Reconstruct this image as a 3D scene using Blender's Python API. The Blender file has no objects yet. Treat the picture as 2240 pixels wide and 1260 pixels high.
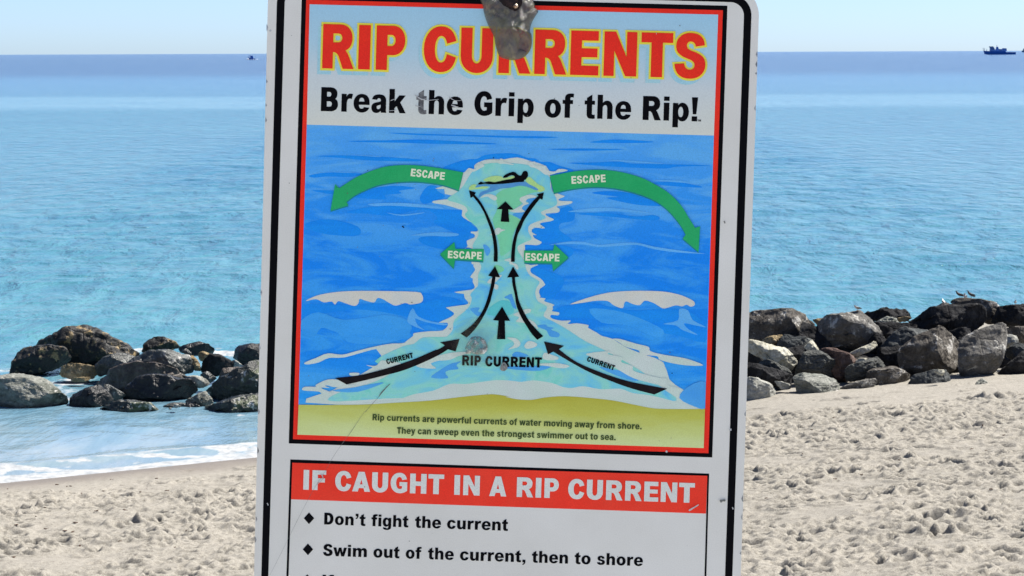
import bpy, bmesh, math, random
import numpy as np
from mathutils import Vector, Matrix
from mathutils.geometry import tessellate_polygon, delaunay_2d_cdt

random.seed(7)
rng = np.random.default_rng(7)
S = bpy.context.scene
COL = S.collection

# ------------------------------------------------------------------ camera
EYE = Vector((0.0, 0.0, 7.0))
LENS = 83.57
PITCH = math.radians(5.66)
ROLL = math.radians(-0.22)
cam_data = bpy.data.cameras.new("camera")
cam_data.sensor_width = 36.0
cam_data.lens = LENS
cam_data.clip_start = 0.05
cam_data.clip_end = 60000.0
cam_data.dof.use_dof = True
cam_data.dof.focus_distance = 3.0
cam_data.dof.aperture_fstop = 110.0
cam = bpy.data.objects.new("camera", cam_data)
COL.objects.link(cam)
CAM_ROT = Matrix.Rotation(math.pi / 2 - PITCH, 3, 'X') @ Matrix.Rotation(ROLL, 3, 'Z')
cam.matrix_world = Matrix.Translation(EYE) @ CAM_ROT.to_4x4()
S.camera = cam

# ------------------------------------------------------------------ sky and sun
SUN_EL, SUN_AZ = math.radians(57), math.radians(68)     # azimuth to the right of the view
world = bpy.data.worlds.new("World")
S.world = world
world.use_nodes = True
wn = world.node_tree
bg = wn.nodes["Background"]
sky = wn.nodes.new("ShaderNodeTexSky")
sky.sky_type = 'NISHITA'
sky.sun_disc = False
sky.sun_elevation = SUN_EL
sky.sun_rotation = SUN_AZ
sky.air_density = 0.5
sky.dust_density = 0.4
sky.ozone_density = 3.0
tint = wn.nodes.new("ShaderNodeMix"); tint.data_type = 'RGBA'; tint.blend_type = 'MULTIPLY'
tint.inputs[0].default_value = 1.0; tint.inputs[7].default_value = (0.86, 0.93, 1.03, 1)
wn.links.new(sky.outputs[0], tint.inputs[6])
wn.links.new(tint.outputs[2], bg.inputs[0])
bg.inputs[1].default_value = 0.072
sun_data = bpy.data.lights.new("sun", 'SUN')
sun_data.energy = 5.0
sun_data.angle = math.radians(0.53)
sun_data.color = (1.0, 0.95, 0.88)
sun = bpy.data.objects.new("sun", sun_data)
COL.objects.link(sun)
to_sun = Vector((math.sin(SUN_AZ) * math.cos(SUN_EL), math.cos(SUN_AZ) * math.cos(SUN_EL), math.sin(SUN_EL)))
sun.rotation_euler = to_sun.to_track_quat('Z', 'Y').to_euler()
sun.location = (10, 0, 30)
S.view_settings.view_transform = 'Standard'
S.view_settings.look = 'None'
S.view_settings.exposure = 1.3
S.view_settings.gamma = 1.0
S.view_settings.use_curve_mapping = False
S.render.engine = 'CYCLES'
S.cycles.use_denoising = True
S.cycles.max_bounces = 6
S.cycles.transparent_max_bounces = 8

# ------------------------------------------------------------------ helpers
def tag(o, label=None, cat=None, group=None, kind=None):
    if label: o['label'] = label
    if cat: o['category'] = cat
    if group: o['group'] = group
    if kind: o['kind'] = kind
    return o

def mesh_obj(name, verts, faces, mat=None, parent=None, smooth=False):
    me = bpy.data.meshes.new(name)
    me.from_pydata([tuple(v) for v in verts], [], faces)
    if mat: me.materials.append(getattr(mat, 'm', mat))
    if smooth:
        me.polygons.foreach_set('use_smooth', [True] * len(me.polygons))
    me.update()
    o = bpy.data.objects.new(name, me)
    COL.objects.link(o)
    if parent: o.parent = parent
    return o

def bm_obj(name, bm, mat=None, parent=None, smooth=False):
    me = bpy.data.meshes.new(name)
    bm.to_mesh(me); bm.free()
    if mat: me.materials.append(getattr(mat, 'm', mat))
    if smooth:
        me.polygons.foreach_set('use_smooth', [True] * len(me.polygons))
    o = bpy.data.objects.new(name, me)
    COL.objects.link(o)
    if parent: o.parent = parent
    return o

def empty(name, loc=(0, 0, 0)):
    o = bpy.data.objects.new(name, None)
    o.empty_display_size = 0.2
    o.location = loc
    COL.objects.link(o)
    return o

def lin(c):
    c = c / 255.0
    return c / 12.92 if c <= 0.04045 else ((c + 0.055) / 1.055) ** 2.4

def rgb(r, g, b, k=1.0):
    return (lin(r) * k, lin(g) * k, lin(b) * k, 1.0)

def ray(px, py):
    """direction of the sight line through a point of the 2240 x 1260 photograph"""
    d = Vector(((px - 1120) / 5200.0, -(py - 630) / 5200.0, -1.0))
    return CAM_ROT @ d

def at(px, py, y):
    """world point seen at (px, py), y metres out from the viewer"""
    d = ray(px, py)
    return EYE + d * (y / d.y)

def on_level(px, py, z=0.0):
    d = ray(px, py)
    return EYE + d * ((z - EYE.z) / d.z)

# value noise in numpy -------------------------------------------------
_T = rng.random((64, 64, 64)).astype(np.float32)
def vnoise(x, y, z=0.0):
    x = np.asarray(x, dtype=np.float64); y = np.asarray(y, dtype=np.float64)
    z = np.zeros_like(x) + z
    xi, yi, zi = np.floor(x).astype(int), np.floor(y).astype(int), np.floor(z).astype(int)
    fx, fy, fz = x - xi, y - yi, z - zi
    fx = fx * fx * (3 - 2 * fx); fy = fy * fy * (3 - 2 * fy); fz = fz * fz * (3 - 2 * fz)
    x0, x1, y0, y1, z0, z1 = xi & 63, (xi + 1) & 63, yi & 63, (yi + 1) & 63, zi & 63, (zi + 1) & 63
    a = _T[x0, y0, z0] * (1 - fx) + _T[x1, y0, z0] * fx
    b = _T[x0, y1, z0] * (1 - fx) + _T[x1, y1, z0] * fx
    c = _T[x0, y0, z1] * (1 - fx) + _T[x1, y0, z1] * fx
    d = _T[x0, y1, z1] * (1 - fx) + _T[x1, y1, z1] * fx
    return ((a * (1 - fy) + b * fy) * (1 - fz) + (c * (1 - fy) + d * fy) * fz) * 2 - 1

def fbm(x, y, z=0.0, oct=4, gain=0.5, ridged=False):
    s, amp = 0.0, 1.0
    for i in range(oct):
        n = vnoise(x * 2.03 ** i + 17.3 * i, y * 2.03 ** i + 9.1 * i, z * 2.03 ** i + 3.7 * i if not np.isscalar(z) else z + 5.3 * i)
        s = s + amp * ((1 - 2 * np.abs(n)) if ridged else n)
        amp *= gain
    return s

def sstep(a, b, x):
    t = np.clip((x - a) / (b - a), 0, 1)
    return t * t * (3 - 2 * t)

# material building ------------------------------------------------------
class Mat:
    def __init__(s, name, rough=0.6, spec=0.3):
        s.m = bpy.data.materials.new(name); s.m.use_nodes = True
        s.t = s.m.node_tree; s.N = s.t.nodes; s.L = s.t.links
        s.b = s.N["Principled BSDF"]
        s.b.inputs["Roughness"].default_value = rough
        s.b.inputs["Specular IOR Level"].default_value = spec
    def n(s, typ, **kw):
        o = s.N.new(typ)
        for k, v in kw.items(): setattr(o, k, v)
        return o
    def lk(s, a, b): s.L.new(a, b)
    def coord(s, kind="Object", scale=(1, 1, 1)):
        c = s.n("ShaderNodeTexCoord"); m = s.n("ShaderNodeMapping")
        m.inputs["Scale"].default_value = scale
        s.lk(c.outputs[kind], m.inputs[0]); return m.outputs[0]
    def noise(s, vec, scale=5, detail=4, rough=0.55, dist=0.0):
        o = s.n("ShaderNodeTexNoise")
        o.inputs["Scale"].default_value = scale; o.inputs["Detail"].default_value = detail
        o.inputs["Roughness"].default_value = rough; o.inputs["Distortion"].default_value = dist
        s.lk(vec, o.inputs["Vector"]); return o.outputs[0]
    def ramp(s, fac, stops, interp='LINEAR'):
        o = s.n("ShaderNodeValToRGB"); o.color_ramp.interpolation = interp
        e = o.color_ramp.elements
        while len(e) < len(stops): e.new(0.5)
        for i, (p, c) in enumerate(stops):
            e[i].position = p; e[i].color = c if len(c) == 4 else (*c, 1)
        s.lk(fac, o.inputs[0]); return o.outputs[0]
    def mix(s, fac, a, b, mode='MIX'):
        o = s.n("ShaderNodeMix", data_type='RGBA', blend_type=mode)
        for sock, v in ((o.inputs[0], fac), (o.inputs[6], a), (o.inputs[7], b)):
            if hasattr(v, 'default_value') or hasattr(v, 'links'): s.lk(v, sock)
            else: sock.default_value = v
        return o.outputs[2]
    def math(s, op, a, b=0.0, clamp=False):
        o = s.n("ShaderNodeMath", operation=op); o.use_clamp = clamp
        for sock, v in ((o.inputs[0], a), (o.inputs[1], b)):
            if hasattr(v, 'links'): s.lk(v, sock)
            else: sock.default_value = v
        return o.outputs[0]
    def bump(s, h, strength=0.3, dist=0.02, prev=None):
        o = s.n("ShaderNodeBump"); o.inputs["Strength"].default_value = strength
        o.inputs["Distance"].default_value = dist
        s.lk(h, o.inputs["Height"])
        if prev is not None: s.lk(prev, o.inputs["Normal"])
        s.lk(o.outputs[0], s.b.inputs["Normal"]); return o.outputs[0]
    def color(s, c):
        if hasattr(c, 'links'): s.lk(c, s.b.inputs["Base Color"])
        else: s.b.inputs["Base Color"].default_value = c

BW, BW2 = (0, 0, 0, 1), (1, 1, 1, 1)

# ------------------------------------------------------------------ terrain: sand
_SX = [-400, -60, -20, -8.3, -4.4, -1.5, 2, 5, 9, 14, 40, 400]
_SY = [10, 26, 34.5, 38.6, 41.0, 43.5, 48.5, 55, 60, 62, 66, 70]
def shore_y(x):
    return np.interp(x, _SX, _SY)

def ground_z(x, y):
    d = shore_y(x) - y                       # metres landward of the waterline
    beach = np.where(d > 0, 0.050 * d + 0.10 * (1 - np.exp(-np.maximum(d, 0) / 1.5)), np.maximum(0.09 * d, -6.0))
    # the bank below the terrace the viewer stands on
    bank = np.interp(y, [-400, 3.6, 4.4, 11, 19, 26], [5.35, 5.35, 5.15, 2.75, 1.45, -5.0])
    k = 8.0
    return np.log(np.exp(np.clip(beach * k, -60, 60)) + np.exp(np.clip(bank * k, -60, 60))) / k

def axis(fine, coarse_lo, coarse_hi):
    lo = [fine[0]]
    step = fine[1] - fine[0]
    while lo[-1] > coarse_lo:
        step *= 1.22; lo.append(lo[-1] - step)
    hi = [fine[-1]]; step = fine[-1] - fine[-2]
    while hi[-1] < coarse_hi:
        step *= 1.22; hi.append(hi[-1] + step)
    return np.concatenate([np.array(lo[1:])[::-1], fine, np.array(hi[1:])])

def grid_mesh(name, xs, ys, Z, mat, attrs=None):
    nx, ny = len(xs), len(ys)
    X, Y = np.meshgrid(xs, ys)
    co = np.empty((nx * ny, 3), dtype=np.float32)
    co[:, 0] = X.ravel(); co[:, 1] = Y.ravel(); co[:, 2] = Z.ravel()
    i = (np.arange(ny - 1)[:, None] * nx + np.arange(nx - 1)[None, :]).ravel()
    q = np.stack([i, i + 1, i + nx + 1, i + nx], 1).astype(np.int32)
    me = bpy.data.meshes.new(name)
    me.vertices.add(len(co)); me.vertices.foreach_set('co', co.ravel())
    me.loops.add(q.size); me.loops.foreach_set('vertex_index', q.ravel())
    me.polygons.add(len(q)); me.polygons.foreach_set('loop_start', np.arange(0, q.size, 4, dtype=np.int32))
    me.update(calc_edges=True)
    me.polygons.foreach_set('use_smooth', np.ones(len(q), dtype=bool))
    me.materials.append(getattr(mat, 'm', mat))
    for k, v in (attrs or {}).items():
        a = me.attributes.new(k, 'FLOAT', 'POINT'); a.data.foreach_set('value', v.astype(np.float32).ravel())
    o = bpy.data.objects.new(name, me); COL.objects.link(o)
    return o

xs = axis(np.concatenate([np.arange(-10.6, -2.4, 0.027), np.arange(-2.4, 2.6, 0.09), np.arange(2.6, 11.0, 0.027)]), -420, 420)
ys = axis(np.concatenate([np.arange(22.6, 43.0, 0.028), np.arange(43.0, 56, 0.06)]), -60, 160)
X, Y = np.meshgrid(xs, ys)
Z = ground_z(X, Y)
D = shore_y(X) - Y
near = ((X > -13) & (X < 13) & (Y > 21) & (Y < 56)).astype(float)
# churned dry sand, smooth wet strip by the water
edge = np.interp(X, [-9, -4, 3.5, 5.5, 8.5, 11], [36.4, 38.6, 40.6, 41.2, 42.0, 42.3]) + 0.9 * fbm(X * 0.5, Y * 0.5, 1.0, 3)
churn = sstep(0.5, -1.4, Y - edge)
right = sstep(1.0, 3.0, X)
soft = np.maximum(churn, 0.16 * right * sstep(0.6, 2.5, D)) * near
calm = 0.25 + 0.75 * sstep(-0.35, 0.35, fbm(X * 0.45, Y * 0.5, 12.0, 3))
lump = (fbm(X * 2.6, Y * 2.1, 0.3, 3) * 0.018 + fbm(X * 8.0, Y * 6.5, 4.0, 3) * 0.013 * calm + fbm(X * 1.1, Y * 0.9, 7.0, 2) * 0.028)
lump = lump + 0.030 * calm * np.maximum(0, fbm(X * 3.4 + 8, Y * 3.0, 9.0, 4, ridged=True) - 0.45)
Z = Z + lump * soft + near * 0.004 * fbm(X * 9, Y * 3.0, 2.0, 2) * sstep(0.3, 1.2, D)
Z = Z + near * 0.03 * fbm(X * 0.35, Y * 0.35, 6.0, 2) * sstep(0.5, 3, D)
# footprints: an oval dent with a pushed-up rim on the far side
dx = xs[200] * 0
def dent(cx, cy, a, b, rot, depth):
    r = max(a, b) * 2.2
    i0, i1 = np.searchsorted(xs, [cx - r, cx + r]); j0, j1 = np.searchsorted(ys, [cy - r, cy + r])
    if i1 - i0 < 2 or j1 - j0 < 2: return
    xx, yy = np.meshgrid(xs[i0:i1] - cx, ys[j0:j1] - cy)
    c, s = math.cos(rot), math.sin(rot)
    u = (xx * c + yy * s) / a; v = (-xx * s + yy * c) / b
    r2 = u * u + v * v
    Z[j0:j1, i0:i1] += depth * (-np.exp(-r2 ** 1.6 * 1.1) + 0.42 * np.exp(-((np.sqrt(r2) - 1.55) / 0.42) ** 2))
n_d = 0
while n_d < 15000:
    cx, cy = random.uniform(-10.4, 10.8), random.uniform(22.8, 45)
    if -2.2 < cx < 2.4: continue
    e = float(np.interp(cx, [-9, -4, 3.5, 5.5, 8.5, 11], [36.2, 38.3, 40.3, 41.0, 41.7, 42.1]))
    p = 1.0 if cy < e - 0.5 else 0.06
    if cy > float(shore_y(cx)) - 1.2 or random.random() > p: continue
    if float(fbm(np.array([cx * .5]), np.array([cy * .55]), 15.0, 3)[0]) < random.uniform(-1.0, -.3): n_d += 0.4; continue
    n_d += 1
    u_ = random.random()
    if u_ < 0.055:
        a, b = random.uniform(.10, .17), random.uniform(.055, .085); dp = random.uniform(.06, .12)
    elif u_ < 0.30:
        a = random.uniform(.05, .10); b = a * random.uniform(.5, 1); dp = random.uniform(.025, .06)
    else:
        a = random.uniform(.028, .05); b = a * random.uniform(.6, 1); dp = random.uniform(.012, .03)
    dent(cx, cy, a, b, random.uniform(-.8, .8), dp * (1 if p == 1 else .5))
# trails of footprints
for x0, y0, ang in [(-9.6, 27, 0.9), (-3.2, 31, 2.6), (-8, 34.5, .25), (3.4, 26, .8), (9.8, 27.5, 2.2), (4.2, 36.5, .2), (10, 33, 2.9), (5.5, 24.5, 1.2), (3.2, 33, .45)]:
    for k in range(26):
        ang += random.uniform(-.06, .06); x0 += .62 * math.cos(ang); y0 += .62 * math.sin(ang); sd = .11 if k % 2 else -.11
        if y0 > float(shore_y(x0)) - 2.2: break
        dent(x0 - sd * math.sin(ang), y0 + sd * math.cos(ang), .15, .06, ang + random.uniform(-.2, .2), random.uniform(.055, .085))
# tracks along the smoother sand, from the photograph's dark flecks on the right
for px, py in [(1700, 915), (1730, 913), (1780, 903), (1910, 938), (1945, 935), (1960, 938), (1975, 962), (1760, 953), (1805, 972),
               (1700, 981), (1880, 892), (1905, 889), (2120, 867), (2045, 931), (2175, 900), (2210, 895), (2110, 988), (2135, 990),
               (2150, 990), (2050, 930), (2160, 960), (1640, 930), (1655, 880), (1830, 871), (1855, 872), (2000, 905), (1850, 960)]:
    g = on_level(px, py, 0.8)
    dent(g.x, g.y, random.uniform(.10, .2), random.uniform(.05, .09), random.uniform(-.4, .4), random.uniform(.05, .10))
for px, py in [(560, 1020), (650, 1020), (320, 1090), (180, 1091), (260, 1093), (510, 1070), (545, 1078), (120, 1130), (225, 1130)]:
    g = on_level(px, py, 0.25)
    dent(g.x, g.y, random.uniform(.10, .2), random.uniform(.05, .09), random.uniform(-.3, .3), random.uniform(.05, .10))

m = Mat("sand", 0.95, 0.1)
P = m.coord("Object")
c1 = m.ramp(m.noise(P, 0.55, 6, 0.6), [(0.3, rgb(203, 198, 186, .36)), (0.7, rgb(219, 213, 200, .36))])
c2 = m.ramp(m.noise(P, 16, 5, 0.7), [(0.34, (0.50, 0.49, 0.48, 1)), (0.52, (1, 1, 1, 1)), (0.8, (1.12, 1.12, 1.12, 1))])
c3 = m.ramp(m.noise(P, 70, 3, 0.7), [(0.36, (0.72, 0.70, 0.66, 1)), (0.5, (1, 1, 1, 1)), (0.75, (1.2, 1.2, 1.2, 1))])
c = m.mix(1.0, m.mix(0.55, c1, m.mix(1.0, c1, c2, 'MULTIPLY')), c3, 'MULTIPLY')
wet = m.n("ShaderNodeAttribute"); wet.attribute_name = "wet"
c = m.mix(wet.outputs["Fac"], c, rgb(176, 166, 154, .34))
m.color(c)
m.lk(m.math('SUBTRACT', 0.95, m.math('MULTIPLY', wet.outputs["Fac"], 0.45)), m.b.inputs["Roughness"])
m.bump(m.noise(P, 45, 4, 0.7), 0.55, 0.02)
wetv = sstep(2.6, 0.6, D + 0.35 * fbm(X * 0.8, Y * 0.8, 3.0, 2)) * sstep(3.0, 0.5, X)
wetv = np.maximum(wetv, sstep(0.3, 0.0, D))
sand = grid_mesh("sand", xs, ys, Z, m.m, {"wet": wetv})
tag(sand, kind='structure')
SANDX, SANDY, SANDZ = xs, ys, Z
def sand_at(x, y):
    i = min(max(int(np.searchsorted(SANDX, x)), 0), len(SANDX) - 1); j = min(max(int(np.searchsorted(SANDY, y)), 0), len(SANDY) - 1)
    return float(SANDZ[j, i])

# unseen pale slab under the viewer, added to bounce light onto the sign
bm = bmesh.new(); bmesh.ops.create_cube(bm, size=1, matrix=Matrix.Translation((0, -5.0, 5.22)) @ Matrix.Diagonal((60, 18.0, 0.42, 1)))
bmesh.ops.bevel(bm, geom=bm.edges[:], offset=0.02, segments=2, affect='EDGES')
mC = Mat("pale_bounce_concrete", 0.9, 0.2); mC.color(mC.ramp(mC.noise(mC.coord("Object"), 3, 8, .65), [(0.3, (.34, .325, .29, 1)), (0.7, (.45, .43, .39, 1))]))
mC.bump(mC.noise(mC.coord("Object"), 60, 4, .7), 0.3, 0.004)
tag(bm_obj("bounce_slab", bm, mC), kind='structure')

# ------------------------------------------------------------------ sea
wx = axis(np.arange(-17, 17, 0.09), -9000, 9000)
wy = [30.0]
while wy[-1] < 75: wy.append(wy[-1] + 0.07)
st = 0.07
while wy[-1] < 45000:
    st = max(0.07, 0.004 * (wy[-1] - 75) + 0.07) if wy[-1] < 700 else st * 1.15
    wy.append(wy[-1] + st)
wy = np.array(wy)
WX, WY = np.meshgrid(wx, wy)
dd = WY - shore_y(WX)
cell_x = np.gradient(wx)[None, :] * np.ones_like(WY)
vis = sstep(1.6, 0.3, cell_x)
deep = sstep(0.0, 6.0, dd)
amp_far = sstep(900, 60, WY)
WZ = (0.030 * fbm(WX * 0.42 + WY * 0.1, WY * 0.62, 11.0, 3)
      + 0.014 * fbm(WX * 1.0, WY * 1.9, 2.0, 3)
      + 0.05 * fbm(WX * 0.06, WY * 0.16, 5.0, 2)) * vis * (0.12 + 0.88 * deep) * (0.2 + 0.8 * amp_far)
WZ = WZ + 0.045 * np.exp(-((dd - 1.5 - 0.3 * fbm(WX * 0.6, WY * 0, 1.0, 2)) / 0.35) ** 2) * sstep(2.0, -2.0, WX)
WZ = WZ + 0.02
# lace of foam along the waterline and wash among the rocks
wob = 0.28 * fbm(WX * 0.9, WX * 0.1, 8.0, 3)
lace = fbm(WX * 1.7, WY * 1.7, 21.0, 4, ridged=True)
foam = sstep(0.8, 0.25, dd + wob) * (0.62 + 0.34 * lace)
foam = np.maximum(foam, sstep(0.15, 1.1, lace + 0.4 * fbm(WX * 5, WY * 3, 2., 2)) * sstep(2.2, 0.8, dd + wob) * sstep(0.2, 0.9, dd + wob))
foam = np.maximum(foam, 0.55 * np.exp(-((dd + wob - 1.6) / 0.13) ** 2) * sstep(-.2, .5, fbm(WX * .8, WY * .8, 4., 2)))
foam = foam * sstep(3.0, 0.0, WX)
def wash(px, py, rx, ry, s):
    global foam
    g = on_level(px, py, 0.05)
    r2 = ((WX - g.x) / rx) ** 2 + ((WY - g.y) / ry) ** 2
    foam = np.maximum(foam, s * np.exp(-r2) * (0.55 + 0.6 * fbm(WX * 3.3, WY * 2.6, 31.0, 3, ridged=True)))
for a in [(150, 832, .55, .5, 1.0), (125, 850, .5, .8, .7), (140, 868, .3, .5, .8), (165, 826, .4, .3, 1.), (20, 805, .5, .5, .5), (485, 770, .5, .9, 1.0),
          (300, 765, .3, .6, .9), (275, 838, .3, .3, .6), (535, 800, .3, .4, .8), (345, 915, .4, .2, .4), (530, 905, .5, .15, .5), (215, 905, .3, .2, .3)]:
    wash(*a)
m = Mat("sea_water", 0.12, 0.22)
m.b.inputs["IOR"].default_value = 1.333
G = m.n("ShaderNodeNewGeometry").outputs["Position"]
sep = m.n("ShaderNodeSeparateXYZ"); m.lk(G, sep.inputs[0])
ly = m.math('LOGARITHM', sep.outputs[1], 10.0)
mp = m.n("ShaderNodeMapping"); mp.inputs["Scale"].default_value = (0.035, 0.06, 1); m.lk(G, mp.inputs[0])
patch = m.noise(mp.outputs[0], 1.0, 5, 0.6, 0.3)
mp2 = m.n("ShaderNodeMapping"); mp2.inputs["Scale"].default_value = (0.0012, 0.006, 1); m.lk(G, mp2.inputs[0])
patch2 = m.noise(mp2.outputs[0], 1.0, 5, 0.6, 0.3)
lyw = m.math('ADD', ly, m.math('MULTIPLY', m.math('SUBTRACT', patch2, 0.5), 0.06))
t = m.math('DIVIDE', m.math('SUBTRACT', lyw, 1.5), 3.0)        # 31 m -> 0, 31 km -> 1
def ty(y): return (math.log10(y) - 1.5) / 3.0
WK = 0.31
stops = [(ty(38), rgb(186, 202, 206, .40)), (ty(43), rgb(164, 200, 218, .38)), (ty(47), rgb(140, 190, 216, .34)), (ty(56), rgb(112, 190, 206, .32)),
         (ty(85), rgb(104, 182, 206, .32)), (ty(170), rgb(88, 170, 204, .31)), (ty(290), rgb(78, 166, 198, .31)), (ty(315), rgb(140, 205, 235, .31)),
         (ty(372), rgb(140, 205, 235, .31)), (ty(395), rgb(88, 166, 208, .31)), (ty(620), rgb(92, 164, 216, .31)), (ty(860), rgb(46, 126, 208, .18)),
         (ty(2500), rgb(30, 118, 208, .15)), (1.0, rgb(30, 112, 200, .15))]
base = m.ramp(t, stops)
tone = m.ramp(patch, [(0.3, (0.80, 0.88, 0.93, 1)), (0.5, (1, 1, 1, 1)), (0.68, (1.28, 1.12, 1.06, 1))])
base = m.mix(1.0, base, tone, 'MULTIPLY')
mp5 = m.n("ShaderNodeMapping"); mp5.inputs["Scale"].default_value = (0.85, 0.30, 1); m.lk(G, mp5.inputs[0])
base = m.mix(1.0, base, m.ramp(m.noise(mp5.outputs[0], 1.0, 7, 0.68, 0.3), [(0.36, (0.78, 0.86, 0.90, 1)), (0.5, (1, 1, 1, 1)), (0.62, (1.32, 1.16, 1.10, 1))]), 'MULTIPLY')  # blotches paint bright and dark wave slopes into the water colour
fa = m.n("ShaderNodeAttribute"); fa.attribute_name = "foam"
fb = m.ramp(m.math('ADD', fa.outputs["Fac"], m.math('MULTIPLY', m.math('SUBTRACT', m.noise(G, 9, 4, 0.7), 0.5), 0.7)), [(0.30, BW), (0.62, BW2)])
base = m.mix(fb, base, m.ramp(m.noise(G, 5, 5, 0.7), [(0.35, (0.20, 0.215, 0.225, 1)), (0.6, (0.33, 0.34, 0.345, 1))]))
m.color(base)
m.lk(m.ramp(fb, [(0, (0.12,) * 3), (1, (0.7,) * 3)]), m.b.inputs["Roughness"])
mp3 = m.n("ShaderNodeMapping"); mp3.inputs["Scale"].default_value = (1.5, 1.1, 1); m.lk(G, mp3.inputs[0])
n1 = m.noise(mp3.outputs[0], 1.0, 6, 0.62, 0.4)
mp4 = m.n("ShaderNodeMapping"); mp4.inputs["Scale"].default_value = (0.70, 0.30, 1); m.lk(G, mp4.inputs[0])
n2 = m.noise(mp4.outputs[0], 1.0, 5, 0.6, 0.4)
b1 = m.bump(n1, 1.0, 0.15)
b2 = m.bump(n2, 1.0, 0.9, b1)
for nd in list(m.N):
    if nd.bl_idname == 'ShaderNodeBump': m.lk(m.math('ADD', m.math('MULTIPLY', m.math('SUBTRACT', t, ty(42)), 9.0, True), 0.12, True), nd.inputs['Strength'])
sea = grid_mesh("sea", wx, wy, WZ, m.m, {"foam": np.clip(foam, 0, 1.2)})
tag(sea, kind='structure')

# ------------------------------------------------------------------ the sign
# sheet coordinates of the print -> metres on the sign's face (s to the right, t downwards)
HI = np.array([[5.8063549493e-04, 1.7585921041e-05, -6.5216532149e-01],
               [-1.7490575689e-05, 5.7983204693e-04, -2.6703462951e-01],
               [8.4653837902e-06, -3.9470341880e-06, 1.0]])
SR = Matrix(((0.9985857175, -0.0303325868, 0.0436634732),
             (0.0312445927, 0.9993044146, -0.0203583471),
             (-0.0430155802, 0.0216938021, 0.9988388453)))
SC = Vector((-0.0067788322, -0.0783555767, 2.9952345256))
flip = Matrix(((1, 0, 0), (0, -1, 0), (0, 0, -1)))
sign = empty("beach_warning_sign")
sign.matrix_world = Matrix.Translation(EYE + CAM_ROT @ (flip @ SC)) @ (CAM_ROT @ flip @ SR @ flip).to_4x4()
tag(sign, "large white metal rip current warning sign with rounded corners and a glue smeared bolt", "sign")

def sg(px, py):
    w = HI @ np.array([px, py, 1.0]); return (w[0] / w[2], -w[1] / w[2])

VIEWS = {'p': (0, 0, 1), '1': (560, 0, 4), '2': (1120, 0, 4), '3': (640, 260, 4.2), '4': (1100, 260, 3.937), '5': (640, 540, 3.5),
         '6': (1100, 560, 3.7056), '7': (560, 840, 3), '8': (1080, 840, 3), 'a': (960, 320, 7), 'b': (960, 480, 7), 'c': (960, 640, 7),
         'q': (1640, 660, 5.7267), 'r': (1900, 620, 4.847), 's': (0, 700, 5.4767), 't': (280, 700, 5.479), 'u': (0, 680, 3.862),
         'g': (1020, 0, 7.875)}
def pts(spec):
    """'3 10,20 30,40 4 5,6': points in enlarged views of the sheet; a bare token switches the view"""
    out, v = [], VIEWS['p']
    for tok in spec.split():
        if ',' in tok:
            a, b = tok.split(','); out.append((v[0] + float(a) / v[2], v[1] + float(b) / v[2]))
        else: v = VIEWS[tok]
    return out

def catmull(p, n=4, closed=True):
    out = []; k = len(p)
    for i in range(k if closed else k - 1):
        if closed: p0, p1, p2, p3 = p[i - 1], p[i], p[(i + 1) % k], p[(i + 2) % k]
        else: p0, p1, p2, p3 = p[max(i - 1, 0)], p[i], p[i + 1], p[min(i + 2, k - 1)]
        for j in range(n):
            t = j / n
            out.append(tuple(0.5 * ((2 * p1[c]) + (p2[c] - p0[c]) * t + (2 * p0[c] - 5 * p1[c] + 4 * p2[c] - p3[c]) * t * t
                                    + (3 * p1[c] - p0[c] - 3 * p2[c] + p3[c]) * t ** 3) for c in (0, 1)))
    if not closed: out.append(tuple(p[-1]))
    return out

def area(p): return 0.5 * sum(p[i - 1][0] * p[i][1] - p[i][0] * p[i - 1][1] for i in range(len(p)))

LAYER = 0.00016
_used = {}
def sheet(name, shapes, layer, mat, parent=None, label=None, cdt=False):
    """flat print on the sign's face; shapes = list of [outer, hole, ...] in sign metres"""
    V, Fc = [], []
    _used[int(layer)] = _used.get(int(layer), 0) + 1; layer = layer + min(_used[int(layer)], 36) * 0.025
    for loops in shapes:
        if len(loops) == 1 and cdt:
            r = delaunay_2d_cdt([Vector(q) for q in loops[0]], [], [list(range(len(loops[0])))], 1, 1e-7)
            base = len(V); V += [(v.x, v.y, layer * LAYER) for v in r[0]]
            for t in r[2]:
                a, b, c = (r[0][i] for i in t[:3])
                ar = (b.x - a.x) * (c.y - a.y) - (b.y - a.y) * (c.x - a.x)
                Fc.append(tuple(base + i for i in (t if ar > 0 else list(reversed(t)))))
            continue
        clean = []
        for lp in loops:
            c = [lp[i] for i in range(len(lp)) if math.dist(lp[i], lp[i - 1]) > 2e-6]
            clean.append([Vector((x, y, 0)) for x, y in c])
        tris = tessellate_polygon(clean)
        flat = [v for lp in clean for v in lp]; base = len(V)
        V += [(v.x, v.y, layer * LAYER) for v in flat]
        for t in tris:
            a, b, c = (flat[i] for i in t)
            ar = (b.x - a.x) * (c.y - a.y) - (b.y - a.y) * (c.x - a.x)
            if abs(ar) < 1e-12: continue
            Fc.append(tuple(base + i for i in (t if ar > 0 else reversed(t))))
    o = mesh_obj(name, V, Fc, mat, parent or sign)
    if label: o['label'] = label
    return o

def side_x(y, y0, x0, y1, x1): return x0 + (x1 - x0) * (y - y0) / (y1 - y0)

def shp(spec, smooth=3):
    p = pts(spec)
    if smooth: p = catmull(p, smooth)
    p = [(min(max(x, side_x(y, 9.5, 678, 950.7, 651.4)), side_x(y, 32, 1570.5, 980, 1538.7)), y) for x, y in p]
    return [[sg(*q) for q in p]]

WREF = (lin(190), lin(200), lin(201)); WALB = 0.73
def pc(r, g, b):
    """print colour of an area that photographs (r, g, b) where bare white photographs as WREF"""
    return tuple(min(0.93, max(0.004, lin(v) / w * WALB * k)) for v, w, k in zip((r, g, b), WREF, (1.0, 1.0, 0.92))) + (1.0,)

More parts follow.
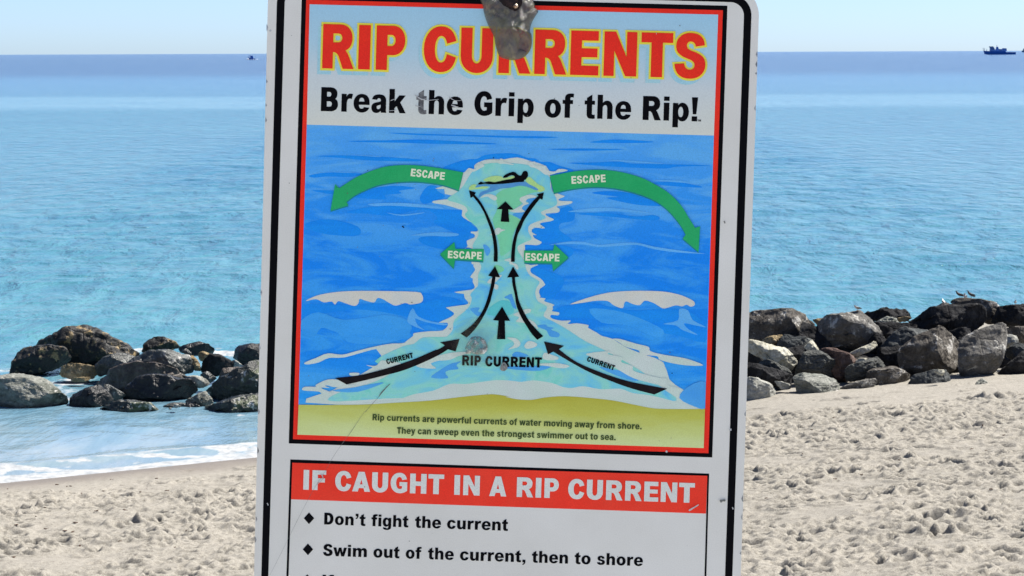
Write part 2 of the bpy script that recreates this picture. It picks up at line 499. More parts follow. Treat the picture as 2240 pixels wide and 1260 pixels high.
def print_mat(name, col, col2=None, scale=60, amt=0.6, rough=0.5, stretch=(1, 1, 1), grime=0.12, spec=0.12):
    m = Mat(name, rough, spec)
    P = m.coord("Object", stretch)
    c = col
    if col2 is not None:
        c = m.mix(m.ramp(m.noise(P, scale, 4, 0.6, 0.4), [(0.5 - .3 * (1 - amt) - .08, BW), (0.5 + .3 * (1 - amt) + .08, BW2)]), col, col2)
    Q = m.coord("Object")
    g = m.ramp(m.noise(Q, 900, 2, 0.6), [(0.3, (1 - grime,) * 3), (0.7, (1 + grime,) * 3)])
    g2 = m.ramp(m.noise(Q, 14, 4, 0.6), [(0.3, (0.93, 0.93, 0.92)), (0.7, (1.03, 1.03, 1.03))])
    c = m.mix(1.0, m.mix(1.0, c, g, 'MULTIPLY'), g2, 'MULTIPLY')
    m.color(c)
    return m

M_ink = print_mat("black_ink", (0.0035, 0.0035, 0.005, 1), rough=0.6, spec=0.04)
M_ink2 = print_mat("faded_black_ink", (0.006, 0.005, 0.006, 1), (0.022, 0.016, 0.018, 1), 40, 0.5, rough=0.6, spec=0.05)
M_red = print_mat("red_ink", pc(216, 48, 30), pc(206, 42, 34), 30)
M_redb = print_mat("banner_red_ink", pc(222, 52, 38), pc(212, 62, 46), 18)
M_yel = print_mat("yellow_ink", pc(212, 204, 62), pc(196, 204, 84), 50)
M_cy = print_mat("pale_blue_shadow_ink", pc(138, 190, 212), pc(150, 197, 212), 30)
M_green = print_mat("green_ink", pc(28, 156, 96), pc(40, 162, 102), 25)
M_gside = print_mat("dark_teal_ink", pc(22, 118, 140), pc(36, 128, 128), 40)
M_cream = print_mat("cream_lettering_ink", pc(200, 216, 198))
M_wlet = print_mat("white_lettering_ink", pc(190, 203, 205))
M_olive = print_mat("olive_lettering_ink", pc(62, 82, 40), pc(54, 70, 44), 60)
M_foam = print_mat("painted_foam", pc(180, 200, 202), pc(172, 200, 196), 25)
M_crest = print_mat("painted_wave_crest", pc(192, 198, 190), pc(180, 196, 200), 18)
M_sea1 = print_mat("painted_light_blue", pc(76, 160, 236), pc(92, 170, 232), 20, stretch=(1, 4, 1))
M_sea2 = print_mat("painted_deep_blue", pc(14, 126, 244), pc(24, 138, 246), 20, stretch=(1, 4, 1))
M_mid = print_mat("painted_mid_blue", pc(46, 146, 240), pc(60, 156, 236), 20, stretch=(1, 4, 1))
M_blue2 = print_mat("painted_soft_blue", pc(62, 146, 222), pc(76, 160, 222), 30)
M_pgreen = print_mat("painted_green_water", pc(116, 198, 150), pc(100, 196, 168), 24, 0.3)
M_ygreen = print_mat("painted_yellow_green_water", pc(150, 204, 132), pc(168, 206, 144), 30, 0.3)
M_swsh = print_mat("painted_swimmer_shadow", pc(70, 134, 200), pc(80, 150, 200), 40)
M_teal = print_mat("painted_teal_water", pc(70, 186, 200), pc(96, 190, 196), 30, 0.3)

# aluminium panel with weathered white face
m = Mat("white_sign_face", 0.5, 0.2)
P = m.coord("Object")
c = m.ramp(m.noise(P, 6, 5, 0.6), [(0.3, pc(184, 193, 193)), (0.7, pc(194, 204, 206))])
c = m.mix(m.ramp(m.noise(P, 150, 3, 0.8), [(0.70, BW), (0.78, (0.35,) * 3)]), c, (0.30, 0.30, 0.30, 1))
g = m.ramp(m.noise(P, 900, 2, 0.6), [(0.3, (.93,) * 3), (0.7, (1.06,) * 3)])
m.color(m.mix(1.0, c, g, 'MULTIPLY')); M_face = m.m
m = Mat("bare_aluminium_edge", 0.4, 0.5); m.b.inputs["Metallic"].default_value = 0.6
m.color(m.ramp(m.noise(m.coord("Object"), 90, 5, 0.7), [(0.35, (0.10, 0.10, 0.10, 1)), (0.6, (0.45, 0.46, 0.46, 1))])); M_edge = m.m

def rounded(corners, rad, n=14):
    """rounded rectangle through four sheet points (tl, tr, br, bl) in sign metres"""
    c = [Vector(sg(*q)) for q in corners]; out = []
    for i in range(4):
        p0, p1, p2 = c[i - 1], c[i], c[(i + 1) % 4]
        a = p1 + (p0 - p1).normalized() * rad; b = p1 + (p2 - p1).normalized() * rad
        cen = a + (b - p1)
        for k in range(n + 1):
            th = k / n * math.pi / 2
            out.append(tuple(cen + (a - cen) * math.cos(th) + (b - cen) * math.sin(th)))
    return out

def quad(tl, tr, br, bl): return [sg(*tl), sg(*tr), sg(*br), sg(*bl)]
def lerp(a, b, t): return (a[0] + (b[0] - a[0]) * t, a[1] + (b[1] - a[1]) * t)

YB = 1650
lo = [(side_x(-57, 117, 583.2, 1260, 555.6), -57), (side_x(-29, 117, 1657.5, 1260, 1620.5), -28),
      (side_x(YB + 34, 117, 1657.5, 1260, 1620.5), YB + 34), (side_x(YB, 117, 583.2, 1260, 555.6), YB)]
outline = rounded(lo, 0.036)
# chipped, slightly uneven edge
dense = []
for i in range(len(outline)):
    a, b = Vector(outline[i - 1]), Vector(outline[i])
    k = max(1, int((b - a).length / 0.003))
    for j in range(k): dense.append(a.lerp(b, (j + 1) / k))
jit = fbm(np.array([p.x for p in dense]) * 120, np.array([p.y for p in dense]) * 120, 3.0, 3)
dense = [(p.x * (1 - 0.0006 * max(0, j)), p.y) for p, j in zip(dense, jit)]
TH = 0.0045
n = len(dense)
V = [(x, y, 0) for x, y in dense] + [(x, y, -TH) for x, y in dense]
tri = tessellate_polygon([[Vector((x, y, 0)) for x, y in dense]])
Fc = []
for t in tri:
    a, b, c_ = (dense[i] for i in t)
    ccw = (b[0] - a[0]) * (c_[1] - a[1]) - (b[1] - a[1]) * (c_[0] - a[0]) > 0
    t = tuple(t) if ccw else tuple(reversed(t))
    Fc.append(t); Fc.append(tuple(i + n for i in reversed(t)))
nf = len(Fc)
for i in range(n):
    j = (i + 1) % n; Fc.append((i, j, j + n, i + n))
panel = mesh_obj("panel", V, Fc, M_face, sign); panel.data.materials.append(M_edge)
for i, pl in enumerate(panel.data.polygons):
    if i >= nf: pl.material_index = 1

# black border line following the panel's edge
def inset(y0, xl0, xl1, xr0, xr1, top_l, top_r, yb):
    return [(side_x(top_l, 50, xl0, 1260, xl1), top_l), (side_x(top_r, 50, xr0, 1260, xr1), top_r),
            (side_x(yb + 34, 50, xr0, 1260, xr1), yb + 34), (side_x(yb, 50, xl0, 1260, xl1), yb)]
bo = rounded(inset(0, 604.5, 571.6, 1643.2, 1602, -38, -10.5, YB - 18), 0.026)
bi = rounded(inset(0, 621.5, 587.0, 1626.8, 1586, -22, 5.5, YB - 34), 0.017)
sheet("border_line", [[bo, bi]], 1, M_ink)

FR = [(660.3, -11), (1591.3, 12.5), (1558, 1000.7), (631.7, 970)]
RO = [(670, -0.6), (1581.3, 22.5), (1549.7, 991.4), (641, 960.7)]
RI = [(677.5, 9.5), (1571, 32), (1539.3, 980), (650.7, 950.7)]
sheet("picture_frame", [[quad(*FR)]], 1, M_ink)
sheet("red_frame", [[quad(*RO)]], 2, M_red)
# headline ground: pale blue fading to off-white
m = Mat("headline_ground", 0.5, 0.15); P = m.coord("Object")
sp = m.n("ShaderNodeSeparateXYZ"); m.lk(P, sp.inputs[0])
yt, ym = sg(1120, 20)[1], sg(1120, 285)[1]
t = m.math('ADD', m.math('DIVIDE', m.math('SUBTRACT', yt, sp.outputs[1]), yt - ym), m.math('MULTIPLY', m.math('SUBTRACT', m.noise(P, 9, 4, 0.6), 0.5), 0.25))
c = m.ramp(t, [(0.0, pc(140, 188, 216)), (0.35, pc(152, 192, 214)), (0.62, pc(176, 196, 206)), (1.0, pc(188, 200, 196))])
m.color(m.mix(1.0, c, m.ramp(m.noise(P, 900, 2, 0.6), [(0.3, (.93,) * 3), (0.7, (1.06,) * 3)]), 'MULTIPLY'))
HL, HR = (671.2, 272.7), (1561.7, 296.5)
sheet("headline_ground", [[quad(RI[0], RI[1], HR, HL)]], 3, m.m)
# painted sea
m = Mat("painted_sea", 0.5, 0.15); P = m.coord("Object")
sp = m.n("ShaderNodeSeparateXYZ"); m.lk(P, sp.inputs[0])
yt, ym = sg(1120, 285)[1], sg(1120, 880)[1]
t = m.math('DIVIDE', m.math('SUBTRACT', yt, sp.outputs[1]), yt - ym)
ca = m.ramp(t, [(0.0, pc(84, 164, 228)), (0.2, pc(80, 162, 232)), (0.45, pc(52, 148, 238)), (0.8, pc(46, 148, 242)), (1.0, pc(60, 158, 236))])
cb = m.ramp(t, [(0.0, pc(72, 156, 232)), (0.25, pc(40, 140, 236)), (0.45, pc(14, 126, 246)), (0.8, pc(14, 128, 248)), (1.0, pc(30, 144, 244))])
ps = m.coord("Object", (1, 4.2, 1))
f = m.ramp(m.noise(ps, 9, 5, 0.62, 0.9), [(0.42, BW), (0.56, BW2)])
c = m.mix(f, ca, cb)
m.color(m.mix(1.0, c, m.ramp(m.noise(P, 800, 2, 0.7), [(0.3, (.86,) * 3), (0.7, (1.1,) * 3)]), 'MULTIPLY'))
SL, SRR = (653.0, 885.3), (1542.6, 893.5)
sheet("painted_sea", [[quad(HL, HR, SRR, SL)]], 3, m.m)
# painted sand
m = Mat("painted_sand", 0.5, 0.15); P = m.coord("Object")
sp = m.n("ShaderNodeSeparateXYZ"); m.lk(P, sp.inputs[0])
yt, ym = sg(1120, 868)[1], sg(1120, 965)[1]
t = m.math('ADD', m.math('DIVIDE', m.math('SUBTRACT', yt, sp.outputs[1]), yt - ym), m.math('MULTIPLY', m.math('SUBTRACT', m.noise(m.coord("Object", (1, 4, 1)), 14, 4, 0.6), 0.5), 0.5))
c = m.ramp(t, [(0.0, pc(158, 164, 62)), (0.3, pc(166, 178, 82)), (0.6, pc(174, 192, 118)), (1.0, pc(182, 204, 150))])
m.color(m.mix(1.0, c, m.ramp(m.noise(P, 900, 2, 0.6), [(0.3, (.9,) * 3), (0.7, (1.08,) * 3)]), 'MULTIPLY'))
sandtop = catmull(pts("5 47,1208 300,1210 540,1207 800,1192 1050,1177 1280,1150 1480,1130 1560,1130 1660,1146 6 20,1140 110,1160 230,1166 340,1147 500,1136 700,1150 900,1172 1100,1212 1250,1237 1500,1240 1638,1238"), 3, False)
sheet("painted_sand", [[[sg(*q) for q in sandtop + [RI[2], RI[3]]]]], 8, m.m)

# rip channel
m = Mat("painted_rip_channel", 0.5, 0.15); P = m.coord("Object")
c = m.ramp(m.noise(m.coord("Object", (1, 1.6, 1)), 15, 5, 0.6, 0.8),
           [(0.30, pc(76, 164, 226)), (0.40, pc(98, 186, 218)), (0.48, pc(112, 192, 206)), (0.55, pc(126, 200, 196)), (0.62, pc(104, 196, 190)), (0.72, pc(150, 204, 182))])
m.color(m.mix(1.0, c, m.ramp(m.noise(P, 900, 2, 0.6), [(0.3, (.9,) * 3), (0.7, (1.08,) * 3)]), 'MULTIPLY'))
M_chan = m.m
outer = ("a 400,392 450,340 540,350 545,295 600,250 720,205 850,195 1000,200 1200,170 1400,225 1640,300 1700,440 1720,600 1750,700 1930,762 1850,800 1835,828 1900,838 2030,840 2045,862 "
         "2000,885 1900,905 1800,925 1840,950 1850,990 1800,1020 1640,1030 1660,1070 1750,1110 1755,1130 1700,1150 1600,1165 b 1550,62 1560,85 1620,125 1590,138 1460,125 1420,190 1500,240 "
         "1440,238 1470,290 1570,340 1560,370 1500,395 1330,385 1320,420 1320,465 1310,680 1510,690 1500,705 1420,740 1400,780 1430,830 1560,905 1620,980 1620,1010 1550,1060 1535,1120 "
         "1560,1180 c 1540,75 1635,90 1610,130 1700,160 1770,190 1740,215 1750,250 1735,285 1830,300 1845,325 1820,350 1730,340 1705,365 1740,400 1880,430 2010,425 2010,445 1970,475 2030,478 "
         "6 600,545 695,560 690,580 760,620 805,648 890,672 1000,740 1150,800 1300,860 1350,1000 1440,1070 1480,1100 1450,1150 1560,1225 1450,1245 "
         "1000,1240 300,1240 5 1480,1190 700,1215 100,1192 200,1130 300,1100 480,1000 600,930 700,860 640,780 760,745 850,735 870,722 925,680 "
         "930,660 1060,645 1150,640 1190,600 1180,580 1120,580 c 150,390 215,350 230,310 125,240 125,225 300,200 430,180 450,145 400,90 385,20 b 380,1140 235,1112 500,1075 550,1030 520,960 520,905 "
         "480,880 540,800 555,760 530,720 530,685 500,672 500,445 400,440 3 1590,1190 1610,1165 1600,1120 1670,1090 1670,1060 1640,1050 1640,1035 1690,1035 1705,1020 1690,980 1630,945 1590,920 "
         "1555,890 1560,840 1530,830 1400,790 1300,775 1290,755 1400,740 1500,735 1500,710 1400,690 1395,645 1310,640 1500,580 1560,500")
inner = ("p 1014,406 1000,420 978,436 1000,444 1017,451 1023,461 1017,470 1028,484 1044,499 1046,516 1034,537 1040,560 1053,583 1046,601 1046,623 1040,631 1029,644 1032,654 1024,674 994,700 991,720 981,733 "
         "971,737 926,738 905,752 880,758 820,790 860,810 820,835 760,852 720,870 740,878 900,870 1100,880 1300,876 1400,880 1480,876 1450,850 1400,810 1320,765 1280,746 1237,718 1210,703 1189,691 1197,671 1177,659 1171,641 1174,629 1180,616 "
         "1160,603 1151,589 1147,571 1131,543 1146,531 1163,523 1156,507 1160,491 1194,477 1183,464 1217,449 1215,430 1204,410 1203,388 1180,372 1150,360 1090,356 1050,362 1030,380")
halo = "a 60,330 250,250 450,200 590,190 700,135 950,108 1180,115 1350,175 1480,190 1560,240 1700,240 1850,300 2060,362 1960,420 1500,420 600,420 380,440 150,380"
sheet("painted_halo", [shp(halo)], 4, M_sea2)
sheet("rip_channel_foam", [shp(outer, 2)], 6, M_foam, cdt=True)
sheet("rip_channel_water", [shp(inner, 3)], 7, M_chan, cdt=True)

dark = ["3 880,130 1100,133 1400,145 2016,158 2016,175 1500,157 1150,150", "3 510,207 700,198 850,198 1160,190 1500,205 1850,225 1800,235 1300,230 1000,220 700,216",
        "3 220,343 450,335 850,350 1180,375 1100,392 700,382 420,357", "3 150,522 300,495 560,490 640,510 520,535 330,530 200,541",
        "3 560,660 900,615 1130,635 980,660 1000,685 850,700 850,740 560,722 350,692 180,655",
        "3 490,860 700,810 1000,800 1300,830 1565,842 1560,900 1660,985 1690,1030 1620,1080 1600,1170 1400,1200 1200,1150 1180,1085 1500,1065 1300,960 1330,900 1200,832 900,890 700,872",
        "3 110,975 230,930 400,930 600,990 610,1070 400,1070 220,1040", "3 1170,720 1240,620 1320,620 1330,660 1400,715 1290,762 1200,780",
        "4 0,150 300,150 480,160 300,168 0,160", "4 750,200 950,178 1290,195 1200,208 850,208", "4 380,262 700,255 1050,265 700,275",
        "4 560,380 780,376 1000,368 1100,385 1350,390 1800,402 1500,412 1400,428 1100,420 800,402", "4 770,635 900,622 1100,640 1330,720 1390,750 1200,745 1020,715 890,680 1000,672 820,650",
        "4 1300,550 1500,545 1700,580 1680,592 1400,575", "4 640,820 760,808 950,815 1150,840 1290,828 1350,850 1300,875 1000,850 800,835",
        "4 400,830 560,750 620,810 600,880 500,900 490,960 600,1050 400,1060 330,1070 280,1010 240,970 300,930", "4 200,1095 400,1080 600,1110 560,1200 300,1230 150,1220",
        "5 70,440 400,445 700,430 950,440 1150,380 1300,420 1180,460 1230,520 1100,570 900,540 700,500 500,480 300,500 70,540", "6 240,100 400,130 500,200 420,330 330,350 300,290 340,240",
        "6 440,420 700,380 900,420 1100,440 1450,430 1650,560 1640,700 1400,640 1100,600 900,520 560,500 450,490"]
lite = ["5 70,560 200,500 400,560 700,520 880,560 900,650 700,700 400,690 350,660 300,640 220,620 160,690 70,640", "6 700,430 900,440 1100,500 1300,600 1250,660 1000,560 800,540",
        "5 430,690 700,690 860,640 900,660 800,720 600,745 430,730"]
pale = ["3 700,780 1000,772 1300,798 1390,825 1200,814 900,797 760,802", "3 1080,1072 1300,1042 1500,1050 1520,1072 1400,1080 1250,1072", "3 550,328 800,345 780,350 600,335",
        "4 560,800 700,775 900,765 1150,790 1290,815 1150,805 900,795 700,800", "4 395,1087 560,1058 700,1060 820,1085 1000,1070 1150,1066 1300,1100 1500,1130 1750,1162 1500,1150 1300,1122 1150,1085 950,1097 820,1102 700,1082 560,1078",
        "4 1290,530 1500,528 1610,550 1480,545", "5 920,470 960,530 1060,570 1190,590 1150,600 1000,570 940,548 960,600 1015,640 900,592 880,550",
        "6 1430,430 1500,440 1540,520 1650,577 1560,562 1470,545 1500,590 1580,640 1460,602 1400,562 1300,550 1420,520", "3 300,488 500,490 640,500 500,495",
        "3 860,860 1000,880 1200,860 1180,870 1000,892", "4 900,355 1100,360 1400,385 1150,378"]
for sp_ in dark: sheet("brush_stroke", [shp(sp_)], 4 if 'p' else 4, M_sea2, cdt=True)
for sp_ in lite: sheet("brush_stroke", [shp(sp_)], 5, M_mid, cdt=True)
for sp_ in pale: sheet("brush_stroke", [shp(sp_)], 5, M_sea1, cdt=True)
foams = ["5 100,415 180,375 300,350 450,338 700,338 950,345 990,365 1000,400 985,425 950,435 900,441 860,430 790,450 740,428 690,400 650,392 625,425 560,412 515,398 505,430 475,452 400,430 350,415 325,442 300,418 240,425 180,400",
         "6 545,390 700,335 850,298 1000,284 1150,282 1300,288 1420,310 1500,340 1550,370 1552,400 1520,410 1490,395 1450,408 1400,400 1310,425 1270,410 1220,380 1150,362 1110,398 1050,388 1005,368 985,380 970,422 900,400 850,365 760,362 650,378"]
for sp_ in foams: sheet("wave_crest", [shp(sp_)], 6, M_crest, cdt=True)
wh = ["5 845,745 760,740 620,765 480,800 380,825 270,815 180,850 95,885 110,900 200,885 280,850 400,845 600,790 760,762",
      "5 75,1085 100,1070 180,1070 180,1055 270,1015 360,1020 415,1053 480,1055 470,1070 330,1075 270,1060 250,1065 285,1080 215,1078 300,1115 300,1130 230,1127 200,1107 90,1100",
      "5 440,965 510,965 500,985 445,985", "5 565,905 640,910 680,870 740,875 830,890 800,920 740,940 640,927", "5 950,900 1050,850 1190,815 1250,810 1200,850 1060,890 1100,930 980,925",
      "6 890,672 950,672 1080,710 1180,735 1195,770 1280,795 1400,815 1500,835 1625,885 1500,887 1380,870 1270,840 1250,812 1120,797 1100,765 1000,737 930,692",
      "6 680,790 870,770 850,795 970,820 960,860 1050,890 1060,930 1180,965 1290,990 1330,990 1345,1050 1440,1068 1390,1090 1330,1060 1200,1030 1060,990 950,930 900,900 780,850 720,820",
      "a 640,790 700,740 800,735 880,770 890,810 850,830 790,800 740,770", "a 1080,990 1140,970 1220,930 1290,880 1240,830 1260,780 1400,740 1500,770 1460,790 1370,800 1330,850 1380,875 1300,910 1275,960 1320,1000 1180,1015",
      "b 780,230 850,200 860,150 920,125 960,150 1020,160 950,190 910,230 830,240", "b 1000,625 1060,600 1110,600 1130,660 1200,690 1220,750 1190,765 1140,700 1080,680 1080,650",
      "b 740,970 800,900 940,850 960,870 880,950 850,980 910,1010 900,1070 850,1060 830,990",
      "c 1140,340 1230,290 1300,260 1400,250 1400,300 1290,360 1460,450 1520,560 1430,500 1290,462 1180,442 1230,380", "c 1040,690 1180,700 1250,770 1220,830 1120,860 1060,870 1150,800 1130,740",
      "c 1310,810 1380,740 1500,780 1480,830 1350,860", "c 0,1020 200,920 500,910 350,960 280,980 160,1030 0,1040", "c 1620,920 1750,960 1830,990 1800,1030 1600,1020",
      "c 1540,1090 1800,1080 2000,1120 1900,1160 1700,1130 1560,1110"]
for sp_ in wh: sheet("foam_fleck", [shp(sp_)], 9, M_foam, cdt=True)
hf = ["a 715,228 760,205 850,205 930,218 940,192 975,195 985,225 1050,250 1145,275 1130,285 1000,268 940,270 870,240 790,224", "a 400,390 470,380 450,340 480,335 540,350 580,330 545,295 630,290 600,250 630,250 690,285 695,305 640,335 560,380 500,393",
      "a 1370,255 1420,238 1480,235 1440,265 1500,295 1640,300 1650,350 1700,380 1780,385 1830,350 1920,352 1970,375 1800,410 1690,440 1620,430 1570,390 1480,335 1400,315"]
for sp_ in hf: sheet("foam_fleck", [shp(sp_)], 9, M_foam, cdt=True)
for sp_ in ["a 870,760 1000,660 1250,600 1400,620 1520,690 1400,720 1260,790 1230,830 1270,870 1200,930 1130,980 1060,1030 1130,1060 1230,1110 1250,1180 b 1180,140 1130,260 1120,400 1080,480 950,560 930,400 890,240 860,140 830,40 a 830,1100 880,1000 900,900",
            "b 860,700 960,720 1000,780 900,820 840,760", "c 780,230 950,120 1100,150 1150,300 1000,360 800,350 740,330"]:
    sheet("green_water_patch", [shp(sp_)], 8, M_pgreen if not sp_.startswith('c') else M_teal, cdt=True)
for sp_ in ["a 680,520 760,475 860,452 960,462 1000,490 1140,455 1150,500 900,550 760,545", "a 1330,520 1380,470 1440,510 1520,580 1600,620 1620,670 1540,700 1440,640 1380,590", "a 470,620 540,580 620,610 760,620 700,650 560,660 470,670"]:
    sheet("green_water_patch", [shp(sp_)], 9, M_ygreen, cdt=True)
for sp_ in ["a 1270,945 1300,910 1380,880 1360,850 1330,830 1440,790 1490,790 1400,930 1340,1000 1280,980", "a 1130,1050 1180,1020 1340,1010 1270,1110 1200,1090", "c 485,245 620,230 600,290 660,310 600,360 530,310",
            "c 1520,500 1640,490 1660,520 1760,540 1720,570 1840,620 1830,680 1700,670 1650,580 1540,535", "c 1000,75 1110,20 1130,60 1170,180 1190,250 1130,220 1080,110", "c 0,1200 150,1150 150,1110 340,1050 270,1110 300,1170 150,1190 0,1260",
            "c 1130,940 1200,905 1350,950 1340,980 1150,980", "6 780,900 900,920 990,940 1100,1000 1050,1010 900,960", "5 1060,1000 1120,950 1200,900 1250,890 1170,960 1190,1005", "6 1430,1150 1500,1060 1640,1020 1640,1225 1560,1222", "b 680,390 740,400 790,480 740,560 700,480",
            "6 0,900 150,890 300,890 420,880 300,930 100,920", "5 300,1100 480,1075 600,1050 700,1040 500,1110"]:
    sheet("blue_water_patch", [shp(sp_)], 8, M_blue2, cdt=True)
sheet("painted_surf", [shp("5 540,1203 800,1170 920,1130 1080,1100 1200,1050 1320,1050 1440,1035 1560,1020 1680,1025 6 150,1020 250,1008 400,1030 480,1060 560,1070 650,1055 800,1080 950,1075 1050,1110 1200,1130 1400,1180 1560,1222 1600,1240 1000,1245 200,1240 5 1500,1200")], 7, M_foam)

# arrows
def arrow(name, spec, mat, layer, smooth=0, side=None):
    if side is not None:
        p = [(x, y + side) for x, y in pts(spec)]
        sheet(name + "_edge", [[[sg(*q) for q in p]]], layer - 1, M_gside)
    return sheet(name, [shp(spec, smooth)], layer, mat)
def poly_arc(spec, n=4): return " ".join(["p"] + ["%.2f,%.2f" % q for q in catmull(pts(spec), n, False)])
def joined(*parts): return " ".join(p if not isinstance(p, tuple) else poly_arc(p[0]) for p in parts)
arrow("black_arrow", joined(("5 325,1003 500,985 650,950 800,905 950,852 1080,795 c 0,866 95,808",), "c 20,762 320,708 258,900 170,850", ("c 170,850 0,955 5 1000,885 850,945 700,985 560,1020 415,1053",)), M_ink2, 12)
arrow("black_arrow", joined(("c 1838,868 6 600,860 800,945 1000,1010 1180,1048 1332,1075",), ("6 1228,1122 1050,1075 880,1015 700,940 560,865 c 1752,905",), "c 1672,945 1610,748 1918,815"), M_ink2, 12)
arrow("black_arrow", joined(("c 335,630 480,520 600,390 690,240 745,90 b 780,1080 805,960 820,880",), "b 757,860 862,715 938,887", ("b 868,880 850,1010 800,1210 c 790,130 720,300 600,500 500,620 428,688",)), M_ink, 12)
arrow("black_arrow", joined(("b 1120,885 1130,1000 1165,1160 c 1190,200 1260,370 1350,520 1430,640 1508,722",), ("c 1600,668 1500,570 1380,430 1290,270 1225,120 b 1200,1120 1175,985 1165,885",), "b 1230,877 1137,722 1048,890"), M_ink, 12)
arrow("black_arrow", joined("a 463,675 568,710", ("a 548,742 640,850 720,990 790,1140 838,1260 b 870,250 895,400 903,530 900,648",), ("b 840,645 845,500 838,380 815,240 785,130 735,0 a 690,1010 620,890 525,770",), "a 488,792"), M_ink, 12)
arrow("black_arrow", joined("a 1608,708 1585,822", ("a 1550,800 1440,940 1350,1070 1300,1150 1255,1260 b 1210,230 1180,370 1165,520 1162,650",), ("b 1105,648 1112,500 1128,370 1160,240 1200,110 1255,0 a 1290,1050 1370,930 1450,830 1525,760",), "a 1500,735"), M_ink, 12)
arrow("black_arrow", "a 1022,845 1145,970 1063,968 1080,1160 948,1155 970,965 888,962", M_ink, 12)
arrow("black_arrow", "c 970,215 1092,432 1010,432 1018,714 890,712 915,430 832,422", M_ink, 12)
arrow("green_escape_arrow", joined("3 1568,492 1525,662", ("3 1525,655 1380,607 1200,580 1050,576 900,588 760,617 640,667 560,712 495,762",), "3 515,792 350,842 392,600", ("3 430,637 500,590 600,530 720,480 850,440 1000,425 1150,428 1300,445 1440,468 1568,492",)), M_green, 12, 0, 3.0)
arrow("green_escape_arrow", joined(("4 440,638 600,603 780,586 950,596 1100,626 1250,676 1360,736 1450,816 1530,916 1575,996",), "4 1548,1030 1685,1145 1698,925", ("4 1655,938 1600,850 1530,740 1430,640 1320,570 1200,510 1050,465 900,442 750,440 600,455 405,492",)), M_green, 12, 0, 3.0)
arrow("green_escape_arrow", "b 20,530 240,345 255,450 690,455 680,640 250,610 228,745", M_green, 12, 0, 3.0)
arrow("green_escape_arrow", "b 1985,580 1770,380 1750,475 1305,475 1310,660 1735,670 1750,780", M_green, 12, 0, 3.0)
sheet("swimmer_shadow", [shp("a 560,632 600,590 780,585 1000,575 1300,545 1380,580 1500,640 1520,675 1460,665 1350,620 1230,605 1100,635 950,650 830,690 700,730 640,770 610,790 620,740 650,700 740,670 790,620 700,608 600,627")], 10, M_swsh)
sheet("swimmer_silhouette", [shp("a 600,580 640,545 690,555 770,538 850,552 930,535 1040,512 1100,505 1155,482 1160,462 1130,445 1080,455 1040,478 985,482 1000,450 1060,415 1130,393 1170,400 1215,438 1255,450 1275,420 1295,388 1330,378 1360,400 1366,450 1345,490 1320,515 1305,518 1300,545 1200,550 1050,568 900,580 780,582 700,575 640,585")], 12, M_ink)

